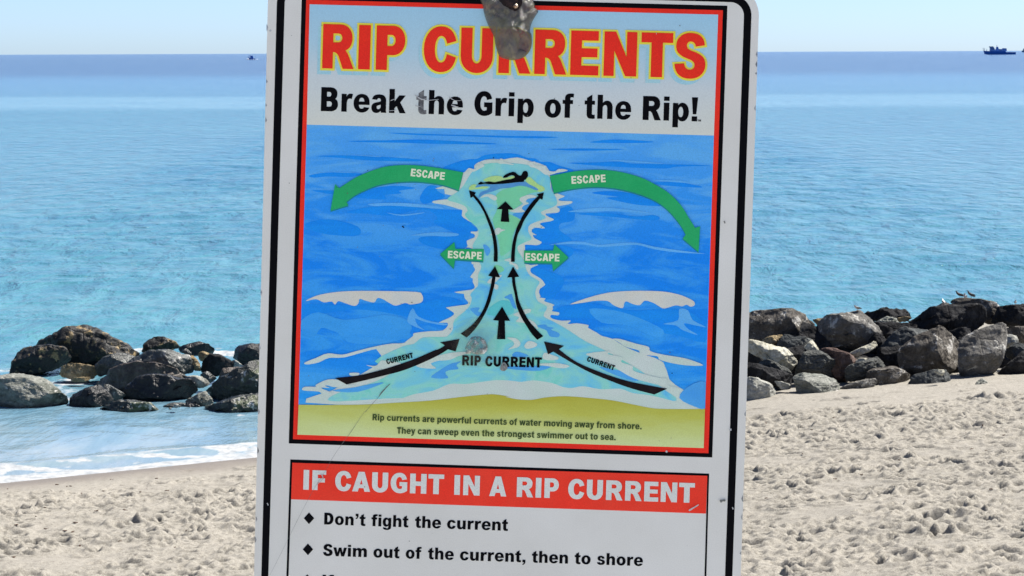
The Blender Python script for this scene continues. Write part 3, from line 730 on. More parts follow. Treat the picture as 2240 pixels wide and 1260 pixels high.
# ------------------------------------------------------------------ lettering
GL = {
 'I': (175, "M0,0 175,0 175,700 0,700"),
 'R': (520, "M0,0 172,0 172,262 q240,262,268,195 340,0 520,0 440,190 q410,262,378,290 q490,335,490,490 v290,700 0,700|M172,415 172,555 255,555 h322,485 v255,415"),
 'P': (450, "M0,0 172,0 172,235 260,235 h450,468 v262,700 0,700|M172,380 172,555 235,555 h298,468 v235,380"),
 'B': (500, "M0,0 300,0 h500,195 q500,325,415,366 q475,410,475,522 v285,700 0,700|M172,135 172,290 250,290 h320,212 v250,135|M172,428 172,565 240,565 h298,497 v240,428"),
 'C': (505, "M502,485 c470,640,390,712,262,712 h0,350 v262,-12 c390,-12,470,60,502,225 359,275 c345,190,320,140,265,140 h172,350 v265,560 c320,560,345,510,359,440"),
 'U': (500, "M0,700 0,255 v250,-12 h500,255 500,700 325,700 325,260 v250,140 h175,260 175,700"),
 'E': (440, "M0,0 440,0 440,150 172,150 172,285 418,285 418,425 172,425 172,548 432,548 432,700 0,700"),
 'F': (430, "M0,0 172,0 172,275 395,275 395,420 172,420 172,548 430,548 430,700 0,700"),
 'N': (510, "M0,0 158,0 158,400 340,0 510,0 510,700 352,700 352,305 178,700 0,700"),
 'T': (490, "M157,0 333,0 333,545 490,545 490,700 0,700 0,545 157,545"),
 'S': (490, "M330,497 472,522 c462,650,380,712,243,712 h18,505 c18,400,80,345,215,300 c290,275,318,250,318,205 v248,130 c190,130,160,165,152,228 0,215 c10,70,95,-12,250,-12 h490,210 c490,330,420,380,280,425 c210,448,188,470,188,512 v245,575 c295,575,322,550,330,497"),
 'A': (560, "M0,0 178,0 206,122 354,122 384,0 560,0 374,700 190,700|M240,255 320,255 280,432"),
 'D': (500, "M0,0 230,0 h500,350 v230,700 0,700|M172,150 172,550 212,550 h322,350 v212,150"),
 'G': (530, "M505,490 c475,640,400,712,275,712 h0,350 v285,-12 c380,-12,460,25,520,85 520,385 280,385 280,245 358,245 358,165 c340,150,315,138,285,138 h172,350 v275,562 c320,562,345,535,358,455"),
 'H': (512, "M0,0 172,0 172,270 340,270 340,0 512,0 512,700 340,700 340,425 172,425 172,700 0,700"),
 'M': (620, "M0,0 150,0 150,450 260,0 360,0 470,450 470,0 620,0 620,700 400,700 310,330 220,700 0,700"),
 'a': (445, "M445,0 285,0 275,48 c240,8,195,-12,140,-12 h0,145 c0,240,55,285,165,303 c225,313,255,322,272,338 272,358 v215,420 c185,420,170,400,162,370 15,385 c35,485,100,532,225,532 c370,532,430,475,430,340 430,110 q430,45,445,0|M272,235 c250,225,230,217,205,211 c172,203,156,186,156,155 c156,120,172,100,200,100 c250,100,272,140,272,190"),
 'c': (450, "M450,365 c425,475,350,532,235,532 h0,260 v235,-12 c350,-12,430,50,450,175 300,190 c292,135,270,108,236,108 h160,262 v236,412 c268,412,288,390,298,350"),
 'e': (470, "M470,215 470,265 c470,440,385,532,238,532 h0,260 v240,-12 c350,-12,430,40,462,135 308,150 c295,120,270,100,238,100 c190,100,160,140,158,215|M160,310 c165,380,190,422,237,422 c285,422,310,382,314,310"),
 'f': (325, "M65,0 223,0 223,405 305,405 305,520 223,520 223,555 c223,590,240,602,270,602 320,597 330,700 c300,708,270,712,235,712 c120,712,65,660,65,560 65,520 0,520 0,405 65,405"),
 'g': (460, "M310,520 460,520 460,30 c460,-130,385,-200,225,-200 c95,-200,25,-150,20,-50 175,-65 c185,-95,200,-105,232,-105 c280,-105,302,-80,302,-25 302,62 c270,15,230,-8,180,-8 h0,262 v185,532 c235,532,275,508,310,455|M230,115 h160,262 v230,412 h305,262 v230,115"),
 'h': (450, "M0,0 158,0 158,290 v228,405 h292,310 292,0 450,0 450,340 v290,532 c235,532,195,510,158,465 158,700 0,700"),
 'i': (158, "M0,0 158,0 158,520 0,520|M0,575 158,575 158,700 0,700"),
 'k': (490, "M0,0 158,0 158,140 215,205 310,0 490,0 322,315 480,520 290,520 158,345 158,700 0,700"),
 'l': (158, "M0,0 158,0 158,700 0,700"),
 'm': (722, "M0,0 158,0 158,290 v222,402 h282,310 282,0 440,0 440,290 v504,402 h564,310 564,0 722,0 722,350 v575,532 c510,532,465,505,430,455 c405,505,360,532,300,532 c240,532,190,505,152,450 152,520 0,520"),
 'n': (450, "M0,0 158,0 158,290 v228,402 h292,310 292,0 450,0 450,340 v292,532 c235,532,190,508,150,452 150,520 0,520"),
 'o': (480, "M240,-12 h480,260 v240,532 h0,260 v240,-12|M240,108 h160,260 v240,412 h320,260 v240,108"),
 'p': (460, "M0,-190 158,-190 158,58 c185,12,225,-12,275,-12 h460,260 v275,532 c225,532,185,510,152,455 152,520 0,520|M228,108 h155,260 v228,412 h300,260 v228,108"),
 'r': (330, "M0,0 158,0 158,230 c158,340,185,385,245,385 c265,385,280,382,300,372 330,515 c305,528,280,532,258,532 c205,532,175,505,148,440 148,520 0,520"),
 's': (420, "M398,372 c385,480,320,532,212,532 c95,532,25,475,25,370 c25,285,80,240,185,218 c250,204,270,192,270,160 c270,125,250,100,210,100 c175,100,158,118,150,152 0,135 c15,40,85,-12,212,-12 c345,-12,420,55,420,165 c420,250,370,290,265,310 c190,325,168,335,168,370 c168,402,185,422,213,422 c240,422,252,400,258,358"),
 't': (315, "M65,405 0,405 0,520 65,520 65,600 223,700 223,520 305,520 305,405 223,405 223,150 c223,118,235,108,258,108 c272,108,285,112,302,118 315,5 c285,-6,255,-12,225,-12 c110,-12,65,35,65,140"),
 'u': (450, "M450,520 292,520 292,230 v225,115 h158,210 158,520 0,520 0,180 v160,-12 c215,-12,260,12,300,68 300,0 450,0"),
 'v': (470, "M150,0 320,0 470,520 308,520 235,215 162,520 0,520"),
 'w': (700, "M135,0 285,0 350,300 415,0 565,0 700,520 548,520 482,220 420,520 280,520 218,220 152,520 0,520"),
 'y': (470, "M0,520 165,520 240,225 310,520 470,520 305,-20 c262,-150,225,-200,110,-200 c80,-200,50,-196,25,-190 35,-80 c52,-84,68,-86,85,-86 c125,-86,142,-68,153,-25 160,5"),
 '!': (175, "M8,0 165,0 165,145 8,145|M38,205 137,205 175,700 0,700"),
 '.': (158, "M0,0 158,0 158,150 0,150"),
 ',': (158, "M0,0 78,0 c75,-50,50,-85,0,-110 20,-165 c110,-130,158,-60,158,40 158,150 0,150"),
 "'": (158, "M0,550 78,550 c75,500,50,465,0,440 20,385 c110,420,158,490,158,590 158,700 0,700"),
}
NOHOLE = "i!"
BEAR = {**{k: (50, 50) for k in "IHNMUDBilmnhu!.,'"}, **{k: (50, 25) for k in "RPEFbkp"}, **{k: (28, 28) for k in "CGSoceas"}, **{k: (5, 5) for k in "ATvwy"},
        't': (15, 15), 'f': (15, 0), 'r': (50, -2), 'g': (25, 50), 'a': (25, 25)}
def glyph(ch, seg=7):
    loops = []
    for con in GL[ch][1].split('|'):
        p = []; 
        for tok in con.split():
            if tok[0] in "Mhvqc": cmd, arg = tok[0], tok[1:]
            else: cmd, arg = 'L', tok
            a = [float(v) for v in arg.split(',')]
            if cmd in 'ML': p.append((a[0], a[1])); continue
            x0, y0 = p[-1]
            if cmd == 'h': c1 = (x0 + (a[0] - x0) * .58, y0); c2 = (a[0], a[1] + (y0 - a[1]) * .58); e = (a[0], a[1])
            elif cmd == 'v': c1 = (x0, y0 + (a[1] - y0) * .58); c2 = (a[0] + (x0 - a[0]) * .58, a[1]); e = (a[0], a[1])
            elif cmd == 'q':
                e = (a[2], a[3]) if len(a) == 4 else None
                c1 = (x0 + (a[0] - x0) * 2 / 3, y0 + (a[1] - y0) * 2 / 3); c2 = (e[0] + (a[0] - e[0]) * 2 / 3, e[1] + (a[1] - e[1]) * 2 / 3)
            else: c1, c2, e = (a[0], a[1]), (a[2], a[3]), (a[4], a[5])
            for k in range(1, seg + 1):
                t = k / seg; u = 1 - t
                p.append(tuple(u ** 3 * s0 + 3 * u * u * t * s1 + 3 * u * t * t * s2 + t ** 3 * s3 for s0, s1, s2, s3 in zip((x0, y0), c1, c2, e)))
        if math.dist(p[0], p[-1]) < 1: p.pop()
        loops.append(p)
    return loops

def offset(p, d):
    """grow a closed loop outwards by d (mitred, limited)"""
    if area(p) < 0: p = p[::-1]; fl = True
    else: fl = False
    out = []; n = len(p)
    for i in range(n):
        a, b, c = Vector(p[i - 1]), Vector(p[i]), Vector(p[(i + 1) % n])
        e1 = (b - a).normalized(); e2 = (c - b).normalized()
        n1 = Vector((e1.y, -e1.x)); n2 = Vector((e2.y, -e2.x))
        mvec = n1 + n2
        if mvec.length < 1e-4: mvec = n1.copy()
        mvec.normalize()
        out.append(tuple(b + mvec * (d / max(0.45, mvec.dot(n1)))))
    return out[::-1] if fl else out

def layout(text):
    x, out = 0.0, []
    for ch in text:
        if ch == ' ': x += 235; continue
        l, r = BEAR.get(ch, (40, 40)); x += l
        out.append((ch, x)); x += GL[ch][0] + r
    first, last = text.strip()[0], text.strip()[-1]
    x0 = BEAR.get(first, (40, 40))[0]; x1 = x - BEAR.get(last, (40, 40))[1]
    return [(c, a - x0) for c, a in out], x1 - x0

def word(text, xa, ya, xb, yb, cap, grow=0.0):
    """shapes (one per letter) of a word whose baseline runs (xa,ya)-(xb,yb) on the sheet"""
    A, B = Vector(sg(xa, ya)), Vector(sg(xb, yb)); d = (B - A)
    up = Vector((-d.y, d.x)).normalized()
    capm = (Vector(sg((xa + xb) / 2, (ya + yb) / 2 - cap)) - Vector(sg((xa + xb) / 2, (ya + yb) / 2))).length
    pos, w = layout(text)
    ex = d / w; ey = up * (capm / 700.0)
    res = []
    for ch, x in pos:
        lp = []
        for i, con in enumerate(glyph(ch)):
            q = [tuple(A + ex * (x + px) + ey * py) for px, py in con]
            if grow:
                q = offset(q, grow if (i == 0 or ch in NOHOLE) else -grow)
            lp.append(q)
        if ch in NOHOLE: res += [[l] for l in lp]
        else: res.append(lp)
    return res

def text_line(words, cap, layer, mat, grow=0.0, label=None):
    s = []
    for w in words: s += word(*w, cap, grow)
    return sheet("lettering", s, layer, mat, None, label)

# headline, letter by letter
big = [("R", 705, 773.5), ("I", 783.5, 809), ("P", 822, 885), ("C", 926, 997), ("U", 1007, 1077), ("R", 1090, 1160), ("R", 1168.5, 1238.5),
       ("E", 1247, 1308.5), ("N", 1320, 1391.5), ("T", 1401, 1470), ("S", 1474.5, 1542)]
def by(x): return 149.6 + (x - 705) * (169.2 - 149.6) / (1446 - 705)
for i, (ch, a, b) in enumerate(big):
    sheet("letter_shadow", word(ch, a - 7.5, by(a) + 9, b - 7.5, by(b) + 9, 97, 0.0022), 4 + i % 2, M_cy)
    sheet("letter_outline", word(ch, a, by(a), b, by(b), 97, 0.0026), 6 + i % 2, M_yel)
    sheet("letter", word(ch, a, by(a), b, by(b), 97), 9, M_red)
def b2(x): return 243 + (x - 702) * (265.7 - 243) / (1525 - 702)
def line(ws, f): return [(w, a, f(a), b, f(b)) for w, a, b in ws]
text_line(line([("Break", 701.8, 887.5), ("he", 937.5, 1012), ("Grip", 1037, 1167), ("of", 1191, 1254), ("the", 1278, 1380), ("Rip!", 1405.5, 1525.5)], b2), 52.5, 4, M_ink, label="black slogan under the red headline")
M_scuff = print_mat("scuffed_ink", (0.06, 0.06, 0.065, 1), (0.25, 0.26, 0.26, 1), 120, 0.7)
text_line(line([("t", 910, 933)], b2), 52.5, 4, M_scuff, label="scuffed grey letter in the slogan")
text_line([("TM", 1525.6, 265.8, 1533.2, 266.0)], 4.2, 4, M_ink)
text_line([("ESCAPE", 898.3, 385.2, 972.3, 393.8)], 16.6, 13, M_cream)
text_line([("ESCAPE", 1250.6, 402.4, 1325.2, 398.4)], 16.8, 13, M_cream)
text_line([("ESCAPE", 979.7, 564.6, 1053.6, 567.6)], 16.3, 13, M_cream)
text_line([("ESCAPE", 1149.3, 570, 1223.8, 571.9)], 16.6, 13, M_cream)
text_line([("RIP", 1011.1, 798.9, 1051.6, 800.1), ("CURRENT", 1061.6, 801, 1185.2, 804)], 22, 13, M_ink)
text_line([("CURRENT", 847, 797, 904.9, 782.4)], 11.6, 13, M_ink)
text_line([("CURRENT", 1283, 789.6, 1342.9, 810.4)], 11.2, 13, M_ink)
text_line([("Rip currents are powerful currents of water moving away from shore.", 815, 919.2, 1403.3, 939.2)], 14, 13, M_olive)
text_line([("They can sweep even the strongest swimmer out to sea.", 868.3, 948.2, 1346.7, 962.9)], 14, 13, M_olive)
# lower box
LB = [(635, 1005), (1551.3, 1036), (1551.3 - (YB - 1036) * .0245, YB - 60), (635 - (YB - 1005) * .0287, YB - 92)]
LI = [(639.6, 1012.3), (1547.3, 1041), (1546.5 - (YB - 1041) * .0245, YB - 66), (639.6 - (YB - 1012) * .0287, YB - 97)]
sheet("box_line", [[quad(*LB), quad(*LI)[::-1]]], 1, M_ink)
sheet("red_banner", [[quad((639.6, 1012.3), (1547.3, 1041), (1544.3, 1123.5), (636.9, 1092.3))]], 1, M_redb)
def b3(x): return 1070.9 + (x - 663) * (1100.2 - 1070.9) / (1519 - 663)
text_line(line([("IF", 663.3, 712.7), ("CAUGHT", 732.7, 970.7), ("IN", 993.3, 1049), ("A", 1070, 1107.5), ("RIP", 1130, 1221.7), ("CURRENT", 1242.3, 1519)], b3), 43.3, 3, M_wlet, label="white capitals on the red banner")
def b4(x): return 1147.2 + (x - 709) * (1161.2 - 1147.2) / (1111 - 709)
text_line(line([("Don't", 709, 799.3), ("fight", 812.3, 893.3), ("the", 907.7, 964.3), ("current", 977.7, 1111)], b4), 25.8, 2, M_ink)
def b5(x): return 1215.8 + (x - 706.7) * (1238.3 - 1215.8) / (1406 - 706.7)
text_line(line([("Swim", 706.7, 802.3), ("out", 816.7, 874), ("of", 887.3, 921.7), ("the", 936, 992.3), ("current,", 1006, 1149.3), ("then", 1163.3, 1242.3), ("to", 1256.7, 1291.7), ("shore", 1305.7, 1406)], b5), 25.8, 2, M_ink)
text_line([("If", 705, 1283, 730, 1283.8)], 25.8, 2, M_ink)
for cx, cy in [(676, 1133.7), (673.7, 1201.7), (672.3, 1269)]:
    sheet("diamond_bullet", [[[sg(cx, cy + 12.8), sg(cx + 11.4, cy), sg(cx, cy - 12.8), sg(cx - 11.4, cy)]]], 2, M_ink)

# wear on the face
M_scr = print_mat("scratch_grey", (0.10, 0.11, 0.10, 1), (0.22, 0.23, 0.22, 1), 300)
M_scrl = print_mat("scratch_pale", (0.42, 0.44, 0.44, 1), (0.55, 0.56, 0.56, 1), 300)
def stroke(spec, w0, w1, mat, layer=14, name="scratch"):
    p = catmull(pts(spec), 3, False); L, R_ = [], []
    for i, q in enumerate(p):
        a = Vector(p[max(i - 1, 0)]); b = Vector(p[min(i + 1, len(p) - 1)]); d = (b - a).normalized(); nrm = Vector((-d.y, d.x))
        w = (w0 + (w1 - w0) * i / (len(p) - 1)) * random.uniform(.6, 1.2) / 2
        L.append(tuple(Vector(q) + nrm * w)); R_.append(tuple(Vector(q) - nrm * w))
    sheet(name, [[[sg(*q) for q in L + R_[::-1]]]], layer, mat)
stroke("5 745,1050 700,1100 650,1160 600,1215 560,1260 7 700,200 620,320 560,400 500,490 450,580 380,690 300,840 220,1000 150,1140 90,1258", 0.8, 0.35, M_scr)
stroke("5 745,1050 720,1075 690,1105 665,1140", 2.2, 1.5, M_scr)
stroke("1 1390,830 1450,870 1490,865", 2.5, 2.0, M_scrl); stroke("1 1395,925 1440,935", 2, 1, M_scrl); stroke("1 1180,880 1215,868", 2.5, 1.5, M_scrl)
stroke("1 1170,970 1230,965", 1.5, 1, M_scrl); stroke("1 1690,850 1740,880 1800,880", 2, 1, M_scrl); stroke("1 1710,920 1750,935 1770,940", 2.5, 3, M_scrl)
stroke("1 1500,880 1600,870", 1.5, 1, M_scrl); stroke("7 430,590 440,620 400,660", 2.5, 1.5, M_scrl); stroke("8 1280,830 1330,800 1345,790", 3.5, 1.5, M_scrl)
stroke("8 1485,770 1505,762 1520,764", 7, 5, M_scr); stroke("8 1545,300 1560,298", 5, 5, M_scrl); stroke("8 1128,440 1140,445", 5, 5, M_scrl)
stroke("8 1565,815 1572,813", 5, 4, M_scrl); stroke("4 1905,880 1912,900", 4, 3, M_scr); stroke("2 1262,285 1264,302", 1, 1, M_scrl)
stroke("1 120,260 130,275", 6, 5, M_scrl, 1); stroke("3 1010,985 1025,1000", 3.5, 2.5, M_ink); stroke("7 75,780 82,795", 2, 2, M_scrl)
for _ in range(46):                                   # specks of dirt
    x, y = random.uniform(590, 1630), random.uniform(10, 1250); r = random.uniform(0.5, 1.5)
    sheet("dirt_speck", [[[sg(x + r * random.uniform(.6, 1.3) * math.cos(a), y + r * random.uniform(.6, 1.3) * math.sin(a)) for a in np.linspace(0, 5.6, 8)]]], 14.5, random.choice([M_scr, M_scr, M_ink]))
chips = [(583, 60), (582.3, 178), (581, 230), (580.6, 262), (570, 640), (567, 760), (565, 900), (563, 985), (559.5, 1135), (557.5, 1180)]
for (x, y) in chips + [(side_x(y, 117, 1657.5, 1260, 1620.5) - .6, y) for y in (118, 140, 160, 236, 905, 1090, 1130, 1210)]:
    k = random.uniform(3, 8); s_ = 1 if x < 1100 else -1
    sheet("edge_chip", [[[sg(x, y - k), sg(x + s_ * 2.2, y - k * .4), sg(x + s_ * 3.6, y + k * .1), sg(x + s_ * 2, y + k * .8), sg(x, y + k)]]], 1, M_edge)

# lump of old clear glue running down from the bolt
def lump(name, outline, height, mat, res=44, seed=0.0, rough=0.15, base=0.0026, label=None):
    q = [Vector(sg(*p)) for p in catmull(pts(outline), 4)]
    cen = sum(q, Vector((0, 0))) / len(q); V, Fc = [], []; nr = 16; k = len(q)
    for j in range(nr + 1):
        s = j / nr
        for i, p in enumerate(q):
            w = cen.lerp(p, s)
            h = height * (1 - s ** 2.6) ** 0.6
            V.append([w.x, w.y, base + h])
    V = np.array(V)
    nz = fbm(V[:, 0] * 55 + seed, V[:, 1] * 40, seed, 4)
    V[:, 2] += nz * height * rough * np.clip((V[:, 2] - base) / height, 0, 1) * 2
    for j in range(nr):
        for i in range(k):
            a, b = j * k + i, j * k + (i + 1) % k
            Fc.append((a, a + k, b + k, b))
    o = mesh_obj(name, V.tolist(), Fc, mat, sign, True)
    if label: o['label'] = label
    return o
m = Mat("old_clear_glue", 0.16, 0.5); P = m.coord("Object")
c = m.ramp(m.noise(m.coord("Object", (1, .7, 1)), 34, 5, 0.7, 0.6), [(0.32, (.06, .066, .045, 1)), (0.46, (.15, .145, .10, 1)), (0.56, (.12, .11, .11, 1)), (0.64, (.19, .175, .12, 1)), (0.76, (.40, .37, .27, 1))])
m.color(c)
m.bump(m.noise(P, 70, 6, 0.75), 0.9, 0.006)
tr = m.n("ShaderNodeBsdfTransparent"); tr.inputs[0].default_value = (0.85, 0.80, 0.72, 1)
mx = m.n("ShaderNodeMixShader"); out = m.N["Material Output"]
m.lk(m.ramp(m.noise(m.coord("Object"), 22, 4, 0.6), [(0.35, (.62,) * 3), (0.7, (.95,) * 3)]), mx.inputs[0])
m.lk(tr.outputs[0], mx.inputs[1]); m.lk(m.b.outputs[0], mx.inputs[2]); m.lk(mx.outputs[0], out.inputs[0])
lump("glue_lump", "g 250,-60 290,120 305,220 350,370 420,520 480,640 500,760 540,900 590,985 700,1025 800,1040 920,1020 1020,970 1100,870 1130,760 1125,600 1100,540 1120,420 1180,300 1240,200 1190,150 1180,60 1100,-60 900,-160 500,-160", 0.011, m.m, seed=2.0, rough=0.3)
lump("glue_lump", "g 620,900 700,860 820,850 960,860 1040,900 1000,980 880,1020 740,1000", 0.003, m.m, seed=5.0, base=0.008)
lump("glue_lump", "g 430,100 520,150 640,320 700,400 640,420 520,330 440,220", 0.005, m.m, seed=7.0, base=0.009)
lump("glue_lump", "g 1180,150 1220,190 1130,280 1040,380 960,420 950,360 1040,260 1120,180", 0.005, m.m, seed=8.0, base=0.008)
m2 = Mat("rusty_steel", 0.55, 0.5); m2.b.inputs["Metallic"].default_value = 0.5
m2.color(m2.ramp(m2.noise(m2.coord("Object"), 120, 5, 0.7), [(0.35, (0.006, 0.004, 0.004, 1)), (0.55, (0.025, 0.012, 0.010, 1)), (0.75, (0.12, 0.06, 0.035, 1))]))
m2.bump(m2.noise(m2.coord("Object"), 300, 4, 0.7), 0.6, 0.001)
def disc(name, c, r, z0, z1, sides, mat, rot=0, bev=0.0006):
    bm = bmesh.new()
    bmesh.ops.create_cone(bm, cap_ends=True, segments=sides, radius1=r, radius2=r, depth=z1 - z0, matrix=Matrix.Translation((c[0], c[1], (z0 + z1) / 2)) @ Matrix.Rotation(rot, 4, 'Z'))
    bmesh.ops.bevel(bm, geom=bm.edges[:], offset=bev, segments=2, affect='EDGES')
    return bm_obj(name, bm, mat, sign)
bc = sg(1020 + 790 / 7.875, 40 / 7.875)
disc("washer", bc, 0.0135, 0.006, 0.0135, 20, m2.m)
disc("bolt_head", bc, 0.0088, 0.0135, 0.021, 6, m2.m, 0.3, 0.0012)
m3 = Mat("worn_bolt_tip", 0.3, 0.5); m3.b.inputs["Metallic"].default_value = 0.8
m3.color(m3.ramp(m3.noise(m3.coord("Object"), 200, 4, .7), [(0.4, (0.25, 0.15, 0.09, 1)), (0.6, (0.75, 0.62, 0.48, 1))]))
bt = sg(1020 + 860 / 7.875, 130 / 7.875)
bm = bmesh.new(); bmesh.ops.create_uvsphere(bm, u_segments=14, v_segments=10, radius=0.0032, matrix=Matrix.Translation((bt[0], bt[1], 0.019)))
bm_obj("nail_head", bm, m3.m, sign, True)
lump("rust_stain", "g 560,-40 600,150 680,260 780,330 900,300 970,200 990,60 960,-60", 0.0045, m2.m, seed=9.0, rough=.5, base=0.008)
# patch of picked-off print and dried glue below the middle
m = Mat("picked_print", 0.3, 0.5); P = m.coord("Object")
m.color(m.ramp(m.noise(P, 130, 5, 0.75, 0.5), [(0.36, (0.14, 0.14, 0.13, 1)), (0.52, (0.30, 0.30, 0.27, 1)), (0.60, (0.72, 0.72, 0.66, 1))]))
m.bump(m.noise(P, 160, 5, 0.7), 1.0, 0.002)
tr = m.n("ShaderNodeBsdfTransparent"); mx = m.n("ShaderNodeMixShader"); out = m.N["Material Output"]
m.lk(m.ramp(m.noise(P, 75, 5, 0.7), [(0.40, (.10,) * 3), (0.56, (1.0,) * 3)]), mx.inputs[0])
m.lk(tr.outputs[0], mx.inputs[1]); m.lk(m.b.outputs[0], mx.inputs[2]); m.lk(mx.outputs[0], out.inputs[0])
lump("dried_glue", "c 480,700 560,670 660,690 730,770 745,860 700,930 600,950 500,930 430,940 400,900 420,800", 0.0028, m.m, seed=3.0, rough=0.6)
lump("dried_glue", "c 960,1090 1000,1060 1040,1100 1050,1160 1000,1200 940,1175", 0.0016, m.m, seed=4.0, rough=0.6)
m = Mat("grime_smear", 0.5, 0.3); m.color((0.22, 0.23, 0.17, 1))
tr = m.n("ShaderNodeBsdfTransparent"); mx = m.n("ShaderNodeMixShader"); out = m.N["Material Output"]
gr = m.n("ShaderNodeTexGradient", gradient_type='SPHERICAL'); mp_ = m.n("ShaderNodeMapping")
g0 = sg(960 + 570 / 7, 640 + 770 / 7)
tcn = m.n("ShaderNodeTexCoord"); m.lk(tcn.outputs["Object"], mp_.inputs[0]); mp_.vector_type = 'POINT'
mp_.inputs["Scale"].default_value = (28, 22, 28); mp_.inputs["Location"].default_value = (-g0[0] * 28, -g0[1] * 22, 0)
m.lk(mp_.outputs[0], gr.inputs[0])
m.lk(m.math('MULTIPLY', m.math('MULTIPLY', gr.outputs[1], m.noise(m.coord("Object"), 60, 4, .7)), 0.5, True), mx.inputs[0])
m.lk(tr.outputs[0], mx.inputs[1]); m.lk(m.b.outputs[0], mx.inputs[2]); m.lk(mx.outputs[0], out.inputs[0])
sheet("grime_smear", [shp("c 200,700 380,400 800,400 1000,700 900,1050 500,1150 250,1050")], 13.6, m.m)

# square wooden post behind the panel, down to the ground
mW = Mat("weathered_post_wood", 0.85, 0.2)
mW.color(mW.ramp(mW.noise(mW.coord("Object", (8, .6, 8)), 8, 5, .6), [(0.3, (0.16, 0.12, 0.08, 1)), (0.7, (0.34, 0.28, 0.21, 1))]))
bm = bmesh.new(); bmesh.ops.create_cube(bm, size=1, matrix=Matrix.Translation((0, -0.66, -TH - 0.0475)) @ Matrix.Diagonal((0.09, 2.05, 0.09, 1)))
bmesh.ops.bevel(bm, geom=bm.edges[:], offset=0.006, segments=2, affect='EDGES')
bm_obj("post", bm, mW.m, sign)

# ------------------------------------------------------------------ rocks
DK = 0.56
def rock_mat(name, stops, rough=0.9, spec=0.12, crust=None, crust_lo=0.58, green=None, green_lo=0.6, scale=1.0, bump=0.5, strata=0.0):
    m = Mat(name, rough, spec); P = m.coord("Object")
    Q = m.coord("Object", (1, 1, 3.2)) if strata else P
    stops = [(p_, tuple(v * DK for v in c_[:3]) + (1,)) for p_, c_ in stops]
    c = m.ramp(m.noise(Q, 3.2 * scale, 8, 0.66, 0.5), stops)
    c = m.mix(1.0, c, m.ramp(m.noise(P, 24 * scale, 4, 0.75), [(0.33, (0.62,) * 3), (0.5, (1,) * 3), (0.68, (1.35,) * 3)]), 'MULTIPLY')
    if green:
        c = m.mix(m.ramp(m.noise(P, 2.2, 5, 0.6), [(green_lo, BW), (green_lo + .1, BW2)]), c, green)
    if crust:
        crust = tuple(v * 0.7 for v in crust[:3]) + (1,)
        c = m.mix(m.ramp(m.noise(P, 3.9, 7, 0.72, 0.3), [(crust_lo, BW), (crust_lo + .05, BW2)]), c, crust)
    m.color(c)
    h = m.math('ADD', m.noise(Q, 7 * scale, 8, 0.68, 0.3), m.math('MULTIPLY', m.noise(P, 45 * scale, 3, 0.7), 0.35))
    ck = m.n('ShaderNodeTexVoronoi', feature='DISTANCE_TO_EDGE'); ck.inputs['Scale'].default_value = 2.6 * scale; m.lk(Q, ck.inputs['Vector'])
    h = m.math('ADD', h, m.math('MULTIPLY', m.math('MINIMUM', ck.outputs[0], 0.06), 5.0))
    m.bump(h, bump, 0.10)
    return m
g = lambda v, a=1, b=.96, c=.88: (v * a, v * b, v * c, 1)
R_grey = rock_mat("grey_rock", [(0.3, g(.10)), (0.5, g(.19)), (0.7, g(.30))], crust=g(.55, 1, .98, .9), crust_lo=.56)
R_brown = rock_mat("brown_rock", [(0.3, (.065, .058, .050, 1)), (0.5, (.145, .132, .115, 1)), (0.7, (.29, .27, .235, 1))], crust=g(.52, 1, .97, .9), crust_lo=.57)
R_red = rock_mat("red_brown_rock", [(0.3, (.07, .048, .042, 1)), (0.5, (.14, .098, .084, 1)), (0.7, (.25, .19, .165, 1))])
R_pale = rock_mat("pale_rock", [(0.3, (.26, .26, .22, 1)), (0.5, (.46, .46, .41, 1)), (0.7, (.68, .67, .60, 1))], bump=.35)
R_cream = rock_mat("cream_rock", [(0.3, (.36, .34, .24, 1)), (0.5, (.62, .60, .49, 1)), (0.7, (.78, .77, .66, 1))], bump=.3)
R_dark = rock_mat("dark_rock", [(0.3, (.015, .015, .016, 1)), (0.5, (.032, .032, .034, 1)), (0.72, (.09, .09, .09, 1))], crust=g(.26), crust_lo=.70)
R_blue = rock_mat("blue_grey_rock", [(0.3, (.05, .055, .058, 1)), (0.5, (.10, .108, .108, 1)), (0.7, (.21, .215, .205, 1))])
R_gstr = rock_mat("banded_grey_rock", [(0.3, (.07, .075, .07, 1)), (0.45, (.20, .205, .19, 1)), (0.55, (.10, .105, .10, 1)), (0.7, (.36, .37, .34, 1))], strata=1, bump=.9)
R_wet = rock_mat("wet_black_rock", [(0.3, (.006, .006, .006, 1)), (0.5, (.012, .013, .013, 1)), (0.7, (.04, .04, .035, 1))], rough=.45, spec=.45)
R_wtan = rock_mat("wet_black_rock_with_tan_crust", [(0.3, (.007, .007, .006, 1)), (0.5, (.015, .014, .012, 1)), (0.7, (.045, .04, .03, 1))], rough=.55, spec=.4, crust=(.34, .24, .11, 1), crust_lo=.56)
R_wgreen = rock_mat("wet_rock_with_green_weed", [(0.3, (.010, .012, .010, 1)), (0.5, (.024, .028, .02, 1)), (0.7, (.07, .08, .055, 1))], rough=.4, spec=.5, green=(.05, .065, .02, 1), green_lo=.54, crust=g(.6), crust_lo=.58)  # white crust is barnacle and also paints sparkle on the wet surface
R_wgrey = rock_mat("wet_grey_rock", [(0.3, (.03, .033, .03, 1)), (0.5, (.08, .085, .075, 1)), (0.7, (.22, .23, .21, 1))], rough=.4, spec=.5, crust=g(.6), crust_lo=.60)  # white crust doubles as painted sparkle of the wet rock
R_wbrown = rock_mat("wet_brown_rock", [(0.3, (.04, .03, .026, 1)), (0.5, (.10, .078, .062, 1)), (0.7, (.22, .18, .14, 1))], rough=.5, spec=.4, crust=g(.42), crust_lo=.64)
